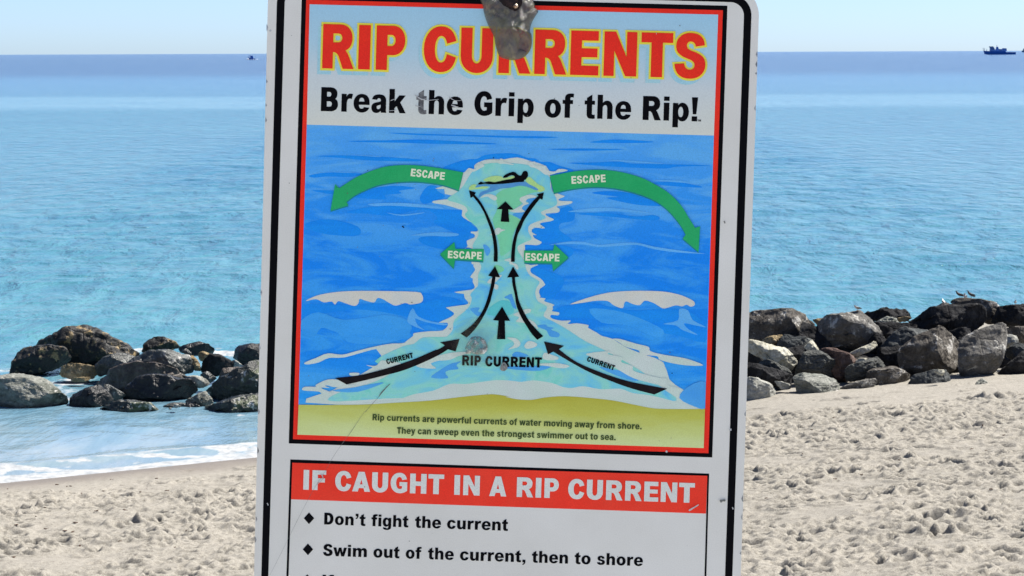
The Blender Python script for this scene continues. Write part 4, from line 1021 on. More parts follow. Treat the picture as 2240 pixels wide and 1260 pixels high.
R_lgrey = rock_mat("pale_green_grey_rock", [(0.3, (.09, .10, .08, 1)), (0.45, (.22, .23, .19, 1)), (0.7, (.40, .40, .35, 1))], rough=.55, spec=.4, green=(.035, .042, .028, 1), green_lo=.55, crust=g(.55), crust_lo=.60, strata=1)
R_tan = rock_mat("tan_rock", [(0.3, (.16, .12, .06, 1)), (0.5, (.40, .31, .18, 1)), (0.7, (.60, .50, .34, 1))])

_rock_i = [0]
def rock(spec, front, dist, mat, label, depth=0.55, protr=0.5, rough=1.0, sink=0, name="boulder", cat="rock", group=None, sharp=False, grow=True):
    """a boulder whose silhouette is the traced outline; front = points of its near face"""
    _rock_i[0] += 1; k = _rock_i[0]
    o2 = pts(spec)
    if sink: o2 = o2 + [(sum(p[0] for p in o2) / len(o2), max(p[1] for p in o2) + sink)]
    cx = sum(p[0] for p in o2) / len(o2); cy = sum(p[1] for p in o2) / len(o2)
    k_ = 1.09 if grow else 1.0
    o2 = [(cx + (x - cx) * k_, cy + (y - cy) * (k_ * .5 + .5)) for x, y in o2]
    depth *= 1.35; protr = min(1.0, protr * 1.9)
    w = (max(p[0] for p in o2) - min(p[0] for p in o2)) * dist / 5200; h = (max(p[1] for p in o2) - min(p[1] for p in o2)) * dist / 5200
    sz = (w * h) ** 0.5
    P3 = [at(x, y, dist) for x, y in o2]
    P3 += [at(cx + (x - cx) * .70, cy + (y - cy) * .70, dist + depth * sz) for x, y in o2]
    fr = pts(front) if front else [(cx + (x - cx) * .62, cy + (y - cy) * .62) for x, y in o2]
    P3 += [at(x, y, dist - protr * sz * (1 if front else random.uniform(.6, 1.1))) for x, y in fr]
    bm = bmesh.new()
    for p in P3: bm.verts.new(p)
    r = bmesh.ops.convex_hull(bm, input=bm.verts[:])
    bmesh.ops.delete(bm, geom=[e for e in set(r['geom_interior'] + r['geom_unused']) if isinstance(e, bmesh.types.BMVert)], context='VERTS')
    bmesh.ops.recalc_face_normals(bm, faces=bm.faces[:])
    me = bpy.data.meshes.new("tmp"); bm.to_mesh(me); bm.free()
    t = bpy.data.objects.new("tmp", me); COL.objects.link(t)
    md = t.modifiers.new("r", 'REMESH'); md.mode = 'VOXEL'; md.voxel_size = max(0.016, sz / 44); md.use_smooth_shade = True
    dg = bpy.context.evaluated_depsgraph_get(); me2 = bpy.data.meshes.new_from_object(t.evaluated_get(dg))
    bpy.data.objects.remove(t); bpy.data.meshes.remove(me)
    n = len(me2.vertices); co = np.empty(n * 3); me2.vertices.foreach_get('co', co); co = co.reshape(-1, 3)
    ne = len(me2.edges); ed = np.empty(ne * 2, dtype=np.int64); me2.edges.foreach_get('vertices', ed); ed = ed.reshape(-1, 2)
    def smooth(c, it):
        for _ in range(it):
            s = np.zeros_like(c); cnt = np.zeros(n)
            np.add.at(s, ed[:, 0], c[ed[:, 1]]); np.add.at(s, ed[:, 1], c[ed[:, 0]]); np.add.at(cnt, ed[:, 0], 1); np.add.at(cnt, ed[:, 1], 1)
            c = c * .45 + .55 * s / np.maximum(cnt, 1)[:, None]
        return c
    co = smooth(co, 1)
    rr = np.random.default_rng(100 + k); cc = co.mean(0)
    for _ in range(30):                      # flat broken faces
        v = rr.normal(size=3); v[1] = -abs(v[1]) * 1.3 - 0.75; v /= np.linalg.norm(v)
        h = (co - cc) @ v; lim = h.max() * rr.uniform(0.64, 0.92)
        co = co - np.outer(np.maximum(h - lim, 0) * 0.96, v)
    me2.vertices.foreach_set('co', co.ravel()); me2.update()
    nr = np.empty(n * 3); me2.vertices.foreach_get('normal', nr); nr = nr.reshape(-1, 3)
    q = co / sz; off = k * 7.31
    d = 0.014 * fbm(q[:, 0] * 2.2 + off, q[:, 1] * 2.2, q[:, 2] * 2.2, 2) + 0.012 * fbm(q[:, 0] * 5 + off, q[:, 1] * 5, q[:, 2] * 6.5, 4, ridged=False)
    ridge = fbm(q[:, 0] * 3.1 + off * 2, q[:, 1] * 3.1, q[:, 2] * 4.4, 3, ridged=True)
    d = d + 0.020 * (np.clip(ridge, 0.1, 1.2) - 0.6) + 0.010 * fbm(q[:, 0] * 14 + off, q[:, 1] * 14, q[:, 2] * 14, 2)
    co = co + nr * (d * rough * sz)[:, None]
    cen = co.mean(0)
    me2.vertices.foreach_set('co', (co - cen).ravel()); me2.update()
    me2.name = name; me2.materials.clear(); me2.materials.append(mat.m)
    me2.polygons.foreach_set('use_smooth', [True] * len(me2.polygons))
    if sharp: pass
    o = bpy.data.objects.new(name, me2); COL.objects.link(o); o.location = cen
    tag(o, label, cat, group)
    return o

GR, GL_ = "boulders piled on the sand right of the sign", "boulders standing in the shallows left of the sign"
RK = [
 ("q -90,140 0,118 200,90 380,78 520,88 640,130 760,210 860,290 850,360 800,400 700,440 400,420 0,470 -90,470", "q -60,195 250,165 480,150 560,155 640,300 800,390 700,430 300,410 -60,440", 47.3, R_brown, "long brown boulder directly behind the right edge of the sign", .6, .30),
 ("q 800,440 870,300 960,170 1100,145 1270,125 1370,125 1450,200 1560,270 1720,470 1720,560 1500,650 1250,650 1000,600 860,560", "q 950,245 1150,240 1300,290 1450,380 1600,520 1500,620 1250,640 900,540", 46.9, R_grey, "big round topped boulder with a lone bird standing on its summit", .6, .40),
 ("q -90,500 0,465 60,480 200,520 340,560 450,590 540,660 620,760 545,890 350,780 180,700 0,620 -90,600", "q -60,595 0,610 200,700 530,880 560,840 300,700", 45.3, R_cream, "smooth cream coloured slab leaning down beside the sign edge", .5, .35),
 ("q 330,530 430,400 780,450 800,500 720,590 690,700 640,760 600,780 450,640", None, 46.4, R_blue, "flat blue grey slab wedged under the long brown boulder", .4, .2),
 ("q 130,480 260,430 420,400 400,470 340,540 200,530", None, 46.8, R_tan, "small tan rock showing above the cream slab", .4, .3),
 ("q 660,600 780,460 880,600 860,650 700,640", None, 46.0, R_cream, "little pale triangular rock peeping beside the blue grey slab", .4, .3),
 ("q 560,910 620,800 690,640 800,595 960,660 1075,770 1050,990 900,960 700,920", "q 700,730 850,690 790,880 900,900 1000,850", 45.2, R_gstr, "deeply grooved grey rock left of the reddish brown one", .5, .4),
 ("q 890,620 960,580 1080,590 1250,650 1350,710 1340,800 1200,850 1190,1020 1080,970 1050,870 1070,760 960,670", "q 920,625 1080,615 1330,740 1190,1000 1080,950", 45.4, R_red, "reddish brown jagged rock in the middle of the right pile", .5, .4),
 ("q 1250,650 1580,490 1615,540 1500,620 1340,690", None, 45.9, R_cream, "thin pale finger of rock lying under the bird boulder", .5, .3),
 ("q 1320,730 1380,705 1490,705 1430,780 1340,780", None, 45.3, R_cream, "small cream chip above the banded grey rock", .4, .3),
 ("q 1190,1010 1200,850 1290,780 1450,760 1500,720 1600,685 1700,740 1720,820 1500,870 1490,940 1300,1000", "q 1300,800 1480,780 1600,730 1690,800 1450,880 1250,980", 44.9, R_gstr, "banded grey rock with slanting layers right of the reddish rock", .5, .35),
 ("r 0,940 60,905 260,885 340,910 460,970 440,1050 400,1100 110,1100 0,1060", "r 20,948 300,925 440,985 400,1080 110,1085 20,1040", 44.7, R_brown, "flat topped brown block low down with a sunlit upper edge", .6, .5),
 ("q 1110,1095 1300,1010 1500,970 1590,970 1610,1010 1560,1070 1300,1090", None, 44.1, R_grey, "long flat grey stone resting on the sand at the pile's foot", .5, .4),
 ("q 545,930 620,895 900,900 1060,970 1180,1040 1100,1080 1160,1170 1070,1222 635,1250 650,1080 640,1040", "q 690,1035 760,1030 1065,1212 645,1240", 43.9, R_lgrey, "pointed grey slab in front of the pile with a dark triangular face", .35, .42),
 ("q -90,960 0,945 100,955 250,1030 360,1150 250,1245 100,1240 -90,1230", "q -60,1150 40,980 200,1060 260,1220 60,1220", 43.6, R_pale, "pale slab half buried in sand right beside the sign", .4, .4),
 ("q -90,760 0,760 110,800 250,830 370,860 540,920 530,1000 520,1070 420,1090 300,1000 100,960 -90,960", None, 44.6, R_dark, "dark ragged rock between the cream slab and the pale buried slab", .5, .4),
 ("q 80,760 220,710 330,760 480,840 550,930 420,890 200,810", None, 45.0, R_gstr, "narrow streaky grey rock under the cream slab", .5, .3),
 ("q 290,990 400,1000 520,1040 525,1100 400,1100", None, 44.0, R_pale, "small pale wedge of rock on the sand behind the buried slab", .5, .4),
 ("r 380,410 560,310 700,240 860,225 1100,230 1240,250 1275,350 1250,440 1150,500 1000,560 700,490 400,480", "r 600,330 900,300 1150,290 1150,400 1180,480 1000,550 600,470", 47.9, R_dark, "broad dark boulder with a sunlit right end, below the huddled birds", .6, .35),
 ("r 840,200 880,165 970,150 1060,190 1180,165 1330,200 1440,300 1350,420 1260,430 1240,250 1000,240", "r 1000,215 1180,200 1280,300 1330,400", 49.3, R_brown, "brown rock at the top of the pile where three birds huddle", .5, .3),
 ("r 1360,240 1500,240 1650,220 1760,220 1760,460 1480,470 1300,430 1400,310", None, 48.8, R_dark, "very dark boulder at the far right with one bird on top", .5, .4),
 ("r 700,250 760,215 800,200 860,205 880,240 760,262", None, 48.8, R_grey, "little grey rock under the white breasted bird", .5, .3),
 ("r -60,320 60,300 150,270 200,265 280,290 400,285 480,345 440,400 330,400 100,390 -60,400", None, 49.2, R_dark, "low black weedy rocks behind the middle of the right pile", .5, .4, 2.2),
 ("r 90,410 200,350 290,370 340,460 280,530 160,530", None, 48.1, R_lgrey, "rounded greenish grey rock behind the dark blocky one", .6, .5),
 ("r 300,365 400,350 480,365 380,410 320,410", None, 48.5, R_tan, "small tan rock against the broad dark boulder", .5, .3),
 ("r 100,760 180,600 330,480 380,462 640,470 690,500 400,680 330,870 200,860", "r 330,500 400,490 510,550 390,660 200,800", 46.4, R_blue, "dark blocky rock with a flat sunlit top, left of the massive boulder", .6, .3),
 ("r 320,700 400,640 500,590 560,540 700,480 770,435 860,480 960,570 990,620 980,780 960,860 930,885 900,920 680,930 460,990 340,930 350,830 330,760", "r 430,650 560,600 650,610 740,690 850,850 700,900 460,960 370,900", 45.3, R_brown, "massive peaked boulder with a brown shaded front and sunlit shoulder", .6, .30),
 ("r 975,700 1000,570 1150,490 1350,410 1470,402 1487,460 1460,690 1440,780 1300,1040 1150,1050 970,1060", "r 1010,600 1200,490 1420,450 1420,700 1280,1000 1140,1030 990,1030", 44.8, R_grey, "tall upright grey slab standing on its narrow end", .45, .22),
 ("r 410,1110 490,970 700,915 810,920 860,960 930,1070 800,1100 600,1115", None, 44.3, R_blue, "low dark rock with a pale cap in front of the massive boulder", .5, .5),
 ("r 685,935 720,908 800,915 812,950 790,985 740,960", None, 43.75, R_cream, "small white stone on the low dark rock", .5, .3),
 ("r 1115,1095 1150,1040 1205,1003 1250,1040 1280,1065 1240,1098", None, 43.5, R_lgrey, "single small green grey stone alone on the sand under the tall slab", .6, .5),
 ("r 1480,460 1600,460 1760,450 1760,660 1600,630 1570,560 1490,530", None, 46.6, R_brown, "brown rock at the right edge above the pale lump", .5, .4),
 ("r 1470,530 1570,555 1590,620 1520,660 1460,700", None, 45.9, R_pale, "pale lumpy stone just right of the tall slab", .5, .4),
 ("r 1460,720 1540,640 1600,630 1760,680 1760,770 1560,820 1470,790", None, 45.5, R_blue, "dark teal grey rock at the right edge of the pile", .5, .4),
 ("r 1310,1030 1400,940 1480,850 1640,720 1760,740 1760,1010 1500,1030", None, 45.1, R_dark, "large dark rock low at the right edge, in the shade", .5, .4),
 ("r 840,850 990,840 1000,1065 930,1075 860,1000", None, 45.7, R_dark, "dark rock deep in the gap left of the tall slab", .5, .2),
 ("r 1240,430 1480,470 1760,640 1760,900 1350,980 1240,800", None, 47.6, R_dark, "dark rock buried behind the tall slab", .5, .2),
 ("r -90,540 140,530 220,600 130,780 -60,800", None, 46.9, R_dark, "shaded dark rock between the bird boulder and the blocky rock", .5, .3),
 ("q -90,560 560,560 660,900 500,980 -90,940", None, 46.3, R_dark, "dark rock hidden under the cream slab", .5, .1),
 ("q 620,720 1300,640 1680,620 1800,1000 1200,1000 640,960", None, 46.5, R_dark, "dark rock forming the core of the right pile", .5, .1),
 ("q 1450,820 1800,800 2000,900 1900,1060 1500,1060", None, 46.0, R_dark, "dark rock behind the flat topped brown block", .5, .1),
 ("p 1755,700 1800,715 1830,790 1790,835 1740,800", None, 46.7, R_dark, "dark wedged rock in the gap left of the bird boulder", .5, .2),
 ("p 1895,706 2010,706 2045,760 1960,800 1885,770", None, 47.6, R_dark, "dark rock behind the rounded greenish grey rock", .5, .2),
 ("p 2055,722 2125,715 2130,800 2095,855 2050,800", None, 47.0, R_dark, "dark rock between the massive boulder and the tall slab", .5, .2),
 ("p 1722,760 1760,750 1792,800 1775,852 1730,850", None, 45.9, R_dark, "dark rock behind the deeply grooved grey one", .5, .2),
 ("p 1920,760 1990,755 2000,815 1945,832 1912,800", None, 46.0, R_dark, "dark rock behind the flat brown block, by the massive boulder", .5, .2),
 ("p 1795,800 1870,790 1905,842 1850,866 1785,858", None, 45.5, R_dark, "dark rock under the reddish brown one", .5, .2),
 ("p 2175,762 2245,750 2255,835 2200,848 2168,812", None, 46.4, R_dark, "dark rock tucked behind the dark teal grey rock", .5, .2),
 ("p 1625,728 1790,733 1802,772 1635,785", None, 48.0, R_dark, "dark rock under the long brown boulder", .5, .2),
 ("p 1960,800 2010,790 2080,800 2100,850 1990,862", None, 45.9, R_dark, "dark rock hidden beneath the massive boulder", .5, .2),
 ("q 780,225 860,205 950,210 920,320 840,290", None, 48.3, R_tan, "small tan rock in the dip left of the bird boulder", .5, .3),
]
LK = [
 ("s 380,310 560,220 720,150 830,90 980,62 1080,75 1180,130 1300,200 1420,250 1540,330 1660,400 1660,500 1200,560 860,540 700,470 480,420", "s 800,300 1000,150 1150,230 1400,340 1150,500 850,480", 52.6, R_wtan, "largest black boulder of the left group, hump shaped against the sea", .6, .45),
 ("s 120,650 160,520 220,390 310,325 450,310 600,290 750,330 830,430 870,490 760,550 600,600 400,650", "s 250,400 320,350 520,345 640,400 745,510 560,590 300,620 200,600", 51.6, R_wtan, "rounded black boulder with a tan crust, leftmost at the back", .55, .35),
 ("s 720,650 740,560 830,510 1000,530 1130,560 1180,650 1120,710 900,710 750,690", "s 790,560 900,570 960,660 850,680", 50.4, R_tan, "small tan and black stone in front of the two rear boulders", .55, .4),
 ("s 1150,540 1250,450 1400,400 1500,400 1600,440 1660,520 1400,620 1170,690", "s 1250,480 1450,470 1550,540 1300,620 1200,640", 50.3, R_wgrey, "wet dark rock with a pale glistening back, right of the tan stone", .55, .4),
 ("s -90,720 0,680 150,655 350,665 550,720 680,830 800,940 850,1020 850,1100 600,1100 300,1110 -90,1120", "s -60,900 200,980 360,1080 200,1100 -60,1100", 46.9, R_lgrey, "broad pale grey green rock in the water at the far left", .5, .5, 0.8),
 ("s 830,940 880,880 1000,850 1100,790 1190,780 1280,860 1340,960 1130,1085 860,1080", "s 900,920 1100,860 1200,900 1250,980 1100,1060 900,1050", 46.9, R_wet, "small jet black rock beside the broad pale one", .5, .45),
 ("s 1190,790 1290,765 1400,830 1510,900 1440,970 1330,970 1240,880", None, 47.5, R_wgrey, "glistening speckled rock right of the small jet black one", .5, .4),
 ("u 740,640 860,550 1000,470 1150,425 1330,440 1480,490 1570,600 1450,640 1100,660 1040,710 900,640", "u 950,570 1150,500 1400,540 1100,640", 48.9, R_wbrown, "brown humped rock in the middle of the left group", .6, .35),
 ("u 1055,740 1080,640 1180,560 1340,540 1450,570 1600,590 1690,670 1560,755 1350,805 1150,765", "u 1110,640 1190,590 1340,580 1560,640 1640,680 1500,740 1330,790 1120,730", 47.6, R_wet, "wide black rock in front of the brown humped one", .55, .35),
 ("u 1040,450 1130,390 1250,345 1400,335 1500,350 1600,380 1640,470 1630,530 1500,550 1400,490 1200,440", "u 1130,430 1350,400 1500,420 1590,500 1480,520", 49.9, R_wgrey, "long grey rock with a pale top and a dark front", .55, .35),
 ("t 120,400 230,250 310,205 420,200 540,245 630,330 480,370 250,390", "t 300,240 390,240 400,330 250,370", 52.9, R_wtan, "small domed rock, black on its left and tan on its right", .6, .4),
 ("t 560,350 650,300 850,262 960,290 1050,370 1040,410 850,420 760,430 600,370", None, 52.3, R_wet, "low black rock beside the small domed one", .6, .4),
 ("t 630,370 700,335 770,400 750,440", None, 50.6, R_wgrey, "small grey stone perched behind the long grey rock", .5, .3),
 ("t 730,430 780,420 860,520 880,610 800,625 770,540", None, 50.1, R_tan, "yellow tan stone curving down right of the long grey rock", .5, .3),
 ("t 825,410 900,372 985,400 930,500 850,500", None, 50.7, R_tan, "pinkish tan stone above the purple brown rock", .5, .3),
 ("t 860,630 900,500 980,410 1100,420 1240,500 1275,570 1100,650 1060,690 900,660", None, 50.0, R_dark, "dark purple brown rock left of the slanting slab", .55, .45),
 ("t 1225,470 1260,350 1320,300 1450,290 1700,285 1700,500 1380,540 1280,510", "t 1310,380 1450,350 1650,360 1650,480 1400,520", 51.3, R_wet, "black boulder at the back touching the sign's left edge", .55, .4),
 ("t 1235,480 1290,480 1380,550 1340,600 1270,570", None, 50.0, R_pale, "pale stone standing in for foam just above the slanting slab", .5, .3),  # pale stone put in place of a white foam splash
 ("t 900,870 1070,720 1250,610 1400,530 1700,420 1700,890 1300,940 1010,1005 970,930", "t 1060,780 1250,680 1420,600 1650,560 1650,820 1250,920 1020,980", 47.5, R_wgreen, "large slanting dark slab with green weed, beside the sign's left edge", .5, .30),
 ("t 1070,710 1140,580 1260,562 1390,560 1180,670", None, 48.6, R_wbrown, "tan grey rock lying behind the slanting slab", .5, .4),
 ("t 630,710 760,665 880,680 985,760 900,825 840,820 740,760", None, 47.9, R_pale, "whitish sparkling rock between the wide black rock and the slab", .5, .4),
 ("t 860,650 950,615 1065,700 980,770 880,700", None, 48.7, R_wgrey, "small mottled grey rock behind the whitish sparkling one", .5, .4),
 ("t 680,980 850,880 920,855 990,930 1015,1000 860,1070 840,1040", None, 46.8, R_lgrey, "pale green rock in front of the slanting slab's left end", .5, .4),
 ("t 780,1120 950,1030 1200,960 1400,910 1700,850 1700,1160 1300,1185 800,1190", "t 900,1110 1150,1090 1400,1150 1000,1175", 46.1, R_wgreen, "barnacled brown green rock at the waterline, touching the sign", .5, .35, 1.5),
 ("t -400,1120 -200,990 -100,970 50,962 250,985 380,1070 460,1130 420,1195 200,1205 0,1220 -200,1185", "t -200,1060 0,1040 130,1090 350,1130 200,1190 -100,1180", 46.2, R_wgreen, "low mossy rock at the waterline with a white crusted top", .5, .35, 1.4),
 ("t 370,1050 560,990 705,1000 690,1080 660,1160 500,1150", None, 46.7, R_wgrey, "speckled stone between the two low mossy rocks", .5, .4, 1.6),
 ("t 640,1180 690,980 850,1020 870,1090 790,1130 780,1190", None, 46.6, R_wet, "jet black wedge of rock in the gap at the waterline", .5, .3),
 ("t -60,560 450,560 860,700 900,960 400,1000 -60,900", None, 49.6, R_wet, "black rock hidden beneath the brown humped one", .4, .1),
 ("s 820,700 950,690 1080,675 1090,710 1000,745 860,745", None, 49.8, R_tan, "thin tan stone lying in the wash below the small tan and black stone", .5, .4),
]
for rows, grp in ((RK, GR), (LK, GL_)):
    for r in rows:
        rock(r[0], r[1], r[2], r[3], r[4], r[5], r[6], r[7] if len(r) > 7 else 1.0, 0, "boulder", "rock", grp)
# loose white stones at the waterline: (x, y, radius) on the sheet
for i, (x, y, rr, lab) in enumerate([(373, 908, 5.5, "white stone at the waterline below the speckled stone"), (385, 888, 6, "white stone lying on top of the speckled stone"), (372, 894, 3.6, "tiny white stone left of the speckled stone's top"),
                      (377, 917, 4, "lowest white stone at the waterline near the low mossy rock"), (397, 912, 4.2, "white stone beside the jet black wedge of rock"), (517, 904, 4.5, "white stone at the foot of the barnacled rock"),
                      (541, 907, 4.5, "larger white stone at the barnacled rock's foot near the sign"), (551, 904, 3.5, "white stone touching the sign's left edge at the waterline"), (533, 884, 3.6, "white stone stuck on the barnacled rock's face"),
                      (2095, 820, 3.2, "tiny white stone in the dark gap beside the tall slab")]):
    a = [(x + rr * 1.25 * math.cos(t) * random.uniform(.85, 1.15), y + rr * .85 * math.sin(t) * random.uniform(.85, 1.15)) for t in np.linspace(0, 5.5, 7)]
    rock("p " + " ".join("%.2f,%.2f" % q for q in a), None, 46.0 if x < 1000 else 44.6, R_pale, lab, .6, .5, .8, 0, "small_stone", "stone", "small white stones among the boulders", False, False)

# ------------------------------------------------------------------ birds on the rocks
def feather(name, c1, c2):
    m = Mat(name, 0.8, 0.2); m.color(m.ramp(m.noise(m.coord("Object"), 60, 4, .6), [(0.4, c1), (0.6, c2)])); return m
F_dark = feather("dark_brown_feathers", (.045, .04, .038, 1), (.10, .085, .075, 1))
F_mix = feather("grey_brown_feathers", (.12, .10, .085, 1), (.26, .23, .20, 1))
F_white = feather("white_breast_feathers", (.55, .55, .54, 1), (.72, .72, .70, 1))
M_bill = Mat("dark_bill", .4, .4); M_bill.color((.02, .02, .02, 1))
M_legs = Mat("orange_bird_legs", .5, .3); M_legs.color((.30, .13, .04, 1))
def loft(path, radii, flat=1.0, seg=14):
    V, Fc = [], []; P_ = [Vector(p) for p in path]; k = len(P_)
    for i in range(k):
        d = (P_[min(i + 1, k - 1)] - P_[max(i - 1, 0)]).normalized()
        side = Vector((0, 1, 0)); up = side.cross(d).normalized() * -1
        for j in range(seg):
            a = 2 * math.pi * j / seg
            V.append(P_[i] + side * (math.cos(a) * radii[i] * flat) + up * (math.sin(a) * radii[i]))
    for i in range(k - 1):
        for j in range(seg):
            a, b = i * seg + j, i * seg + (j + 1) % seg
            Fc.append((a, b, b + seg, a + seg))
    Fc.append(tuple(range(seg))[::-1]); Fc.append(tuple((k - 1) * seg + j for j in range(seg)))
    return V, Fc
def tube_obj(name, a, b, r, mat, parent):
    bm = bmesh.new(); a, b = Vector(a), Vector(b)
    M4 = Matrix.Translation((a + b) / 2) @ (b - a).to_track_quat('Z', 'Y').to_matrix().to_4x4()
    bmesh.ops.create_cone(bm, cap_ends=True, segments=8, radius1=r, radius2=r * .8, depth=(b - a).length, matrix=M4)
    return bm_obj(name, bm, mat, parent, True)
def bird(px, py, dist, size, yaw, body_m, breast_m, label, tilt=0.0):
    """a small shorebird standing with its feet at (px, py); size = length from bill to tail"""
    r = empty("shorebird", at(px, py, dist)); s = size / 0.22
    path = [(-.115, 0, .070), (-.085, 0, .075), (-.05, 0, .082), (-.01, 0, .088), (.03, 0, .096), (.058, 0, .112), (.070, 0, .130), (.078, 0, .145), (.088, 0, .152), (.100, 0, .150)]
    rad = [.004, .013, .026, .034, .034, .027, .020, .019, .0165, .006]
    V, Fc = loft([(x, y, z + tilt * x) for x, y, z in path], rad, .92)
    b = mesh_obj("body", V, Fc, body_m, r, True); b.data.materials.append(breast_m.m)
    for pl in b.data.polygons:
        c = pl.center
        if pl.normal.z < -0.25 and c.x > -.07: pl.material_index = 1
        if pl.normal.x > 0.2 and c.z < .12: pl.material_index = 1
    V, Fc = loft([(.098, 0, .150 + tilt * .1), (.112, 0, .148 + tilt * .1), (.130, 0, .144 + tilt * .1)], [.005, .0035, .001], 1, 8)
    mesh_obj("bill", V, Fc, M_bill, r, True)
    for sd in (-1, 1):
        V, Fc = loft([(-.125, 0, .078 - tilt * .1), (-.08, 0, .086), (-.03, 0, .095), (.02, 0, .100), (.045, 0, .098)], [.002, .012, .019, .018, .005], .35)
        w = mesh_obj("wing", [(v.x, v.y + sd * .031, v.z) for v in V], Fc, F_dark if body_m is not F_white else F_mix, r, True)
        tube_obj("leg", (.0, sd * .014, .0), (-.005, sd * .014, .06), .0035, M_legs, r)
        e = bmesh.new(); bmesh.ops.create_uvsphere(e, u_segments=8, v_segments=6, radius=.0026, matrix=Matrix.Translation((.088, sd * .0145, .156 + tilt * .09)))
        bm_obj("eye", e, M_bill, r, True)
    r.scale = (s, s, s); r.rotation_euler = (0, 0, yaw)
    tag(r, label, "bird", "shorebirds resting on the boulders")
    return r
bird(1876, 681, 46.9, .165, math.radians(195), F_mix, F_white, "small shorebird facing left, alone on the big round topped boulder")
bird(2064, 668, 48.7, .18, math.radians(100), F_white, F_white, "pale shorebird showing its white back, leftmost on the top of the pile")
bird(2099, 652, 49.2, .18, math.radians(165), F_dark, F_dark, "dark shorebird with head up left, in the huddle of three", .25)
bird(2111, 657, 48.8, .21, math.radians(250), F_mix, F_white, "brown shorebird facing the viewer in the middle of the huddle")
bird(2124, 652, 49.3, .18, math.radians(150), F_dark, F_mix, "dark shorebird at the right of the huddle with its tail to the right", .35)
bird(2221, 668, 48.6, .165, math.radians(262), F_mix, F_white, "small shorebird facing the viewer on the very dark boulder, far right")

# ------------------------------------------------------------------ boats on the horizon
def solid(name, prof, width, mat, parent, y0=0.0):
    """side outline (x, z) given a width in y"""
    pr = [Vector((x, z, 0)) for x, z in prof]; n_ = len(pr)
    V = [(x, y0 - width / 2, z) for x, z in prof] + [(x, y0 + width / 2, z) for x, z in prof]
    Fc = []
    for t in tessellate_polygon([pr]):
        Fc.append(tuple(t)); Fc.append(tuple(i + n_ for i in reversed(t)))
    for i in range(n_): Fc.append((i, (i + 1) % n_, (i + 1) % n_ + n_, i + n_))
    o = mesh_obj(name, V, Fc, mat, parent)
    bm = bmesh.new(); bm.from_mesh(o.data); bmesh.ops.recalc_face_normals(bm, faces=bm.faces[:]); bm.to_mesh(o.data); bm.free()
    return o
M_hull = Mat("blue_ship_hull", .5, .3); M_hull.color((.03, .14, .45, 1))  # hull and deck blues, lightened to put distance haze into the colour
M_deck = Mat("blue_grey_superstructure", .5, .3); M_deck.color((.18, .30, .55, 1))
M_mast = Mat("grey_mast", .5, .3); M_mast.color((.22, .25, .32, 1))
M_win = Mat("dark_ship_window", .15, .5); M_win.color((.01, .015, .04, 1))
dS = 4200.0; U = dS / 5200.0 * 0.95
p0 = at(2187, 118.0, dS); p0.z = 0.0
ship = empty("patrol_ship", p0)
tag(ship, "dark blue ship with a stepped cabin and masts on the horizon, right of the sign", "ship")
hull_prof = [(-36, 8.2), (-37.5, 8.6), (-35, 4), (-31, 1), (-28, -1), (34, -1), (36, 5.2), (16, 5.4), (15, 7.5), (-20, 7.6)]
V, Fc = [], []
secs = [(-37.5, .2, 8.8, 1), (-33, 2.2, 8.4, .5), (-26, 4.2, 8.0, -1), (-10, 5.6, 7.6, -1), (12, 5.8, 7.4, -1), (13, 5.8, 5.6, -1), (34, 5.2, 5.4, -1), (36, 4.8, 5.4, 0)]
for x, w, zt, zb in secs:
    V += [(x * U, -w * U, zt * U), (x * U, w * U, zt * U), ((x + (2.5 if x < -20 else 0)) * U, w * .6 * U, zb * U), ((x + (2.5 if x < -20 else 0)) * U, -w * .6 * U, zb * U)]
for i in range(len(secs) - 1):
    for j in range(4):
        a, b = i * 4 + j, i * 4 + (j + 1) % 4; Fc.append((a, b, b + 4, a + 4))
Fc.append((3, 2, 1, 0)); k = (len(secs) - 1) * 4; Fc.append((k, k + 1, k + 2, k + 3))
hull = mesh_obj("hull", V, Fc, M_hull, ship)
def part(name, prof, w, mat, y0=0.0, par=None): return solid(name, [(x * U, z * U) for x, z in prof], w * U, mat, par or ship, y0)
part("wheelhouse", [(-23, 7.6), (-22.5, 16), (-14, 16.4), (-12, 12), (-10, 7.6)], 7, M_deck)
part("bridge_roof", [(-24, 16), (-24, 18.6), (-15.5, 18.6), (-15, 16.3)], 7.6, M_mast)
part("deckhouse", [(-10, 7.5), (-10, 12.5), (-3, 13), (14, 11.5), (15, 7.4)], 6, M_deck)
part("funnel", [(-9, 12.5), (-8.5, 17), (-4.5, 18), (-3, 12.8)], 3.6, M_hull)
part("crane_housing", [(5, 11), (6, 14.5), (15, 14), (15.5, 7.4)], 5, M_hull)
for x, z0, z1 in [(-7, 16, 21.5), (-30, 8, 13), (-38, 8, 16), (-35, 8.4, 15)]:
    part("mast", [(x - .5, z0), (x - .3, z1), (x + .3, z1), (x + .5, z0)], 1, M_mast)
for x in (-21, -18.5, -16): part("window", [(x, 12), (x, 14), (x + 1.5, 14), (x + 1.5, 12)], 7.3, M_win)
for x in (-1, 3, 8): part("window", [(x, 9), (x, 10.6), (x + 1.6, 10.6), (x + 1.6, 9)], 6.2, M_win)
# a second vessel just entering at the right
p1 = at(2243, 113.5, 9000.0); p1.z = 0.0
v2 = empty("distant_ship", p1); tag(v2, "tiny faint ship cut off by the photo's right border on the horizon", "ship")
M_far = Mat("haze_tinted_ship_blue", .8, .1); M_far.color((.16, .22, .32, 1))  # faintness from distance haze is put into this colour
solid("hull", [(-12, 0), (-13, 7), (20, 7), (19, 0)], 8, M_far, v2)
solid("cabin", [(-8, 7), (-8, 14), (6, 14), (8, 7)], 6, M_far, v2)
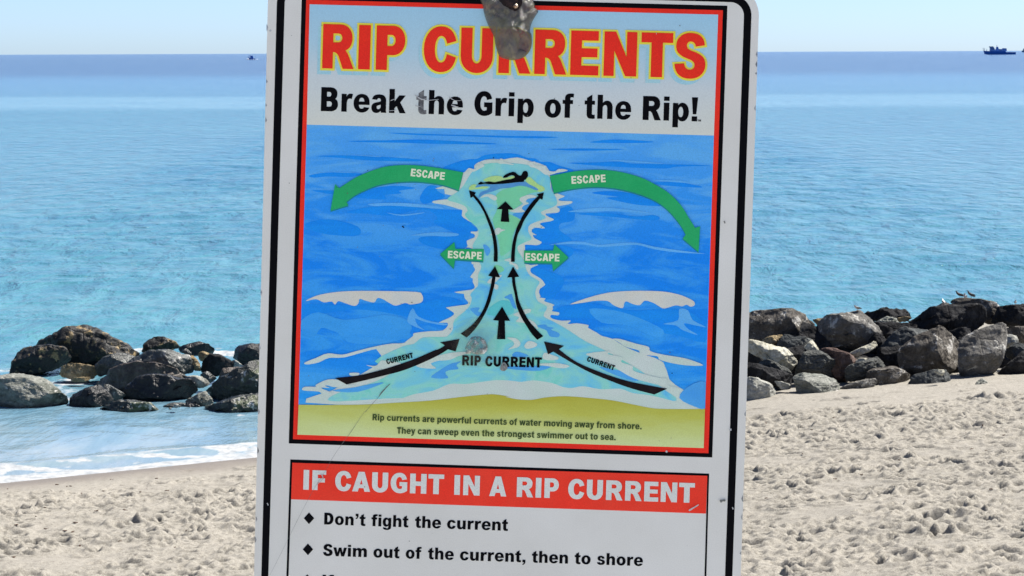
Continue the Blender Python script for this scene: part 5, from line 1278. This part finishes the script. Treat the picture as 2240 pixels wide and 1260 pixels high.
# small motorboat left of the sign
p2_ = at(552, 131.0, 2700.0); p2_.z = 0.0
mb = empty("motorboat", p2_); tag(mb, "tiny dark motorboat throwing white spray just left of the sign", "boat")
V = []; secs = [(-3.6, .9, 1.3, 0), (0, 1.3, 1.5, -.2), (2.5, 1.1, 2.0, -.2), (4.4, .15, 2.8, 1.2)]
for x, w, zt, zb in secs: V += [(-x, -w, zt), (-x, w, zt), (-x, w * .5, zb), (-x, -w * .5, zb)]
Fc = [(i * 4 + j, i * 4 + (j + 1) % 4, i * 4 + 4 + (j + 1) % 4, i * 4 + 4 + j) for i in range(3) for j in range(4)] + [(3, 2, 1, 0), (12, 13, 14, 15)]
mesh_obj("hull", V, Fc, M_hull, mb)
solid("cabin", [(-1.8, 1.6), (-2.4, 3.6), (.6, 3.8), (1.4, 1.5)], 1.6, M_hull, mb)
solid("canopy", [(-4.4, 3.9), (-4.2, 4.5), (.8, 4.3), (.6, 3.7)], 2.0, M_hull, mb)
M_spray = Mat("white_spray", .9, .1); M_spray.color((.75, .78, .80, 1))
bm = bmesh.new()
for _ in range(26):
    bmesh.ops.create_icosphere(bm, subdivisions=1, radius=random.uniform(.25, .8), matrix=Matrix.Translation((random.uniform(-7, 6), random.uniform(-2, 2), random.uniform(0, .8))))
sp_o = bm_obj("spray", bm, M_spray, mb, True); sp_o['kind'] = 'stuff'

# ------------------------------------------------------------------ small dark brown bits scattered on the beach
M_bits = Mat("dark_brown_bits", .9, .1); M_bits.color((.055, .025, .015, 1))
bm = bmesh.new()
for _ in range(150):
    x = random.choice([random.uniform(-9, -3), random.uniform(3, 10)]); y = random.uniform(29.5, 38 if x < 0 else 41)
    z = sand_at(x, y)
    for k in range(random.randint(1, 3)):
        bmesh.ops.create_icosphere(bm, subdivisions=1, radius=1, matrix=Matrix.Translation((x + random.uniform(-.03, .03), y + random.uniform(-.03, .03), z + .006)) @ Matrix.Rotation(random.uniform(0, 3), 4, 'Z')
                                   @ Matrix.Diagonal((random.uniform(.012, .035), random.uniform(.006, .014), .008, 1)))
wo = bm_obj("brown_bits", bm, M_bits, None, True); tag(wo, "scattered dark brown scraps on the sand", "brown_bits", None, 'stuff')
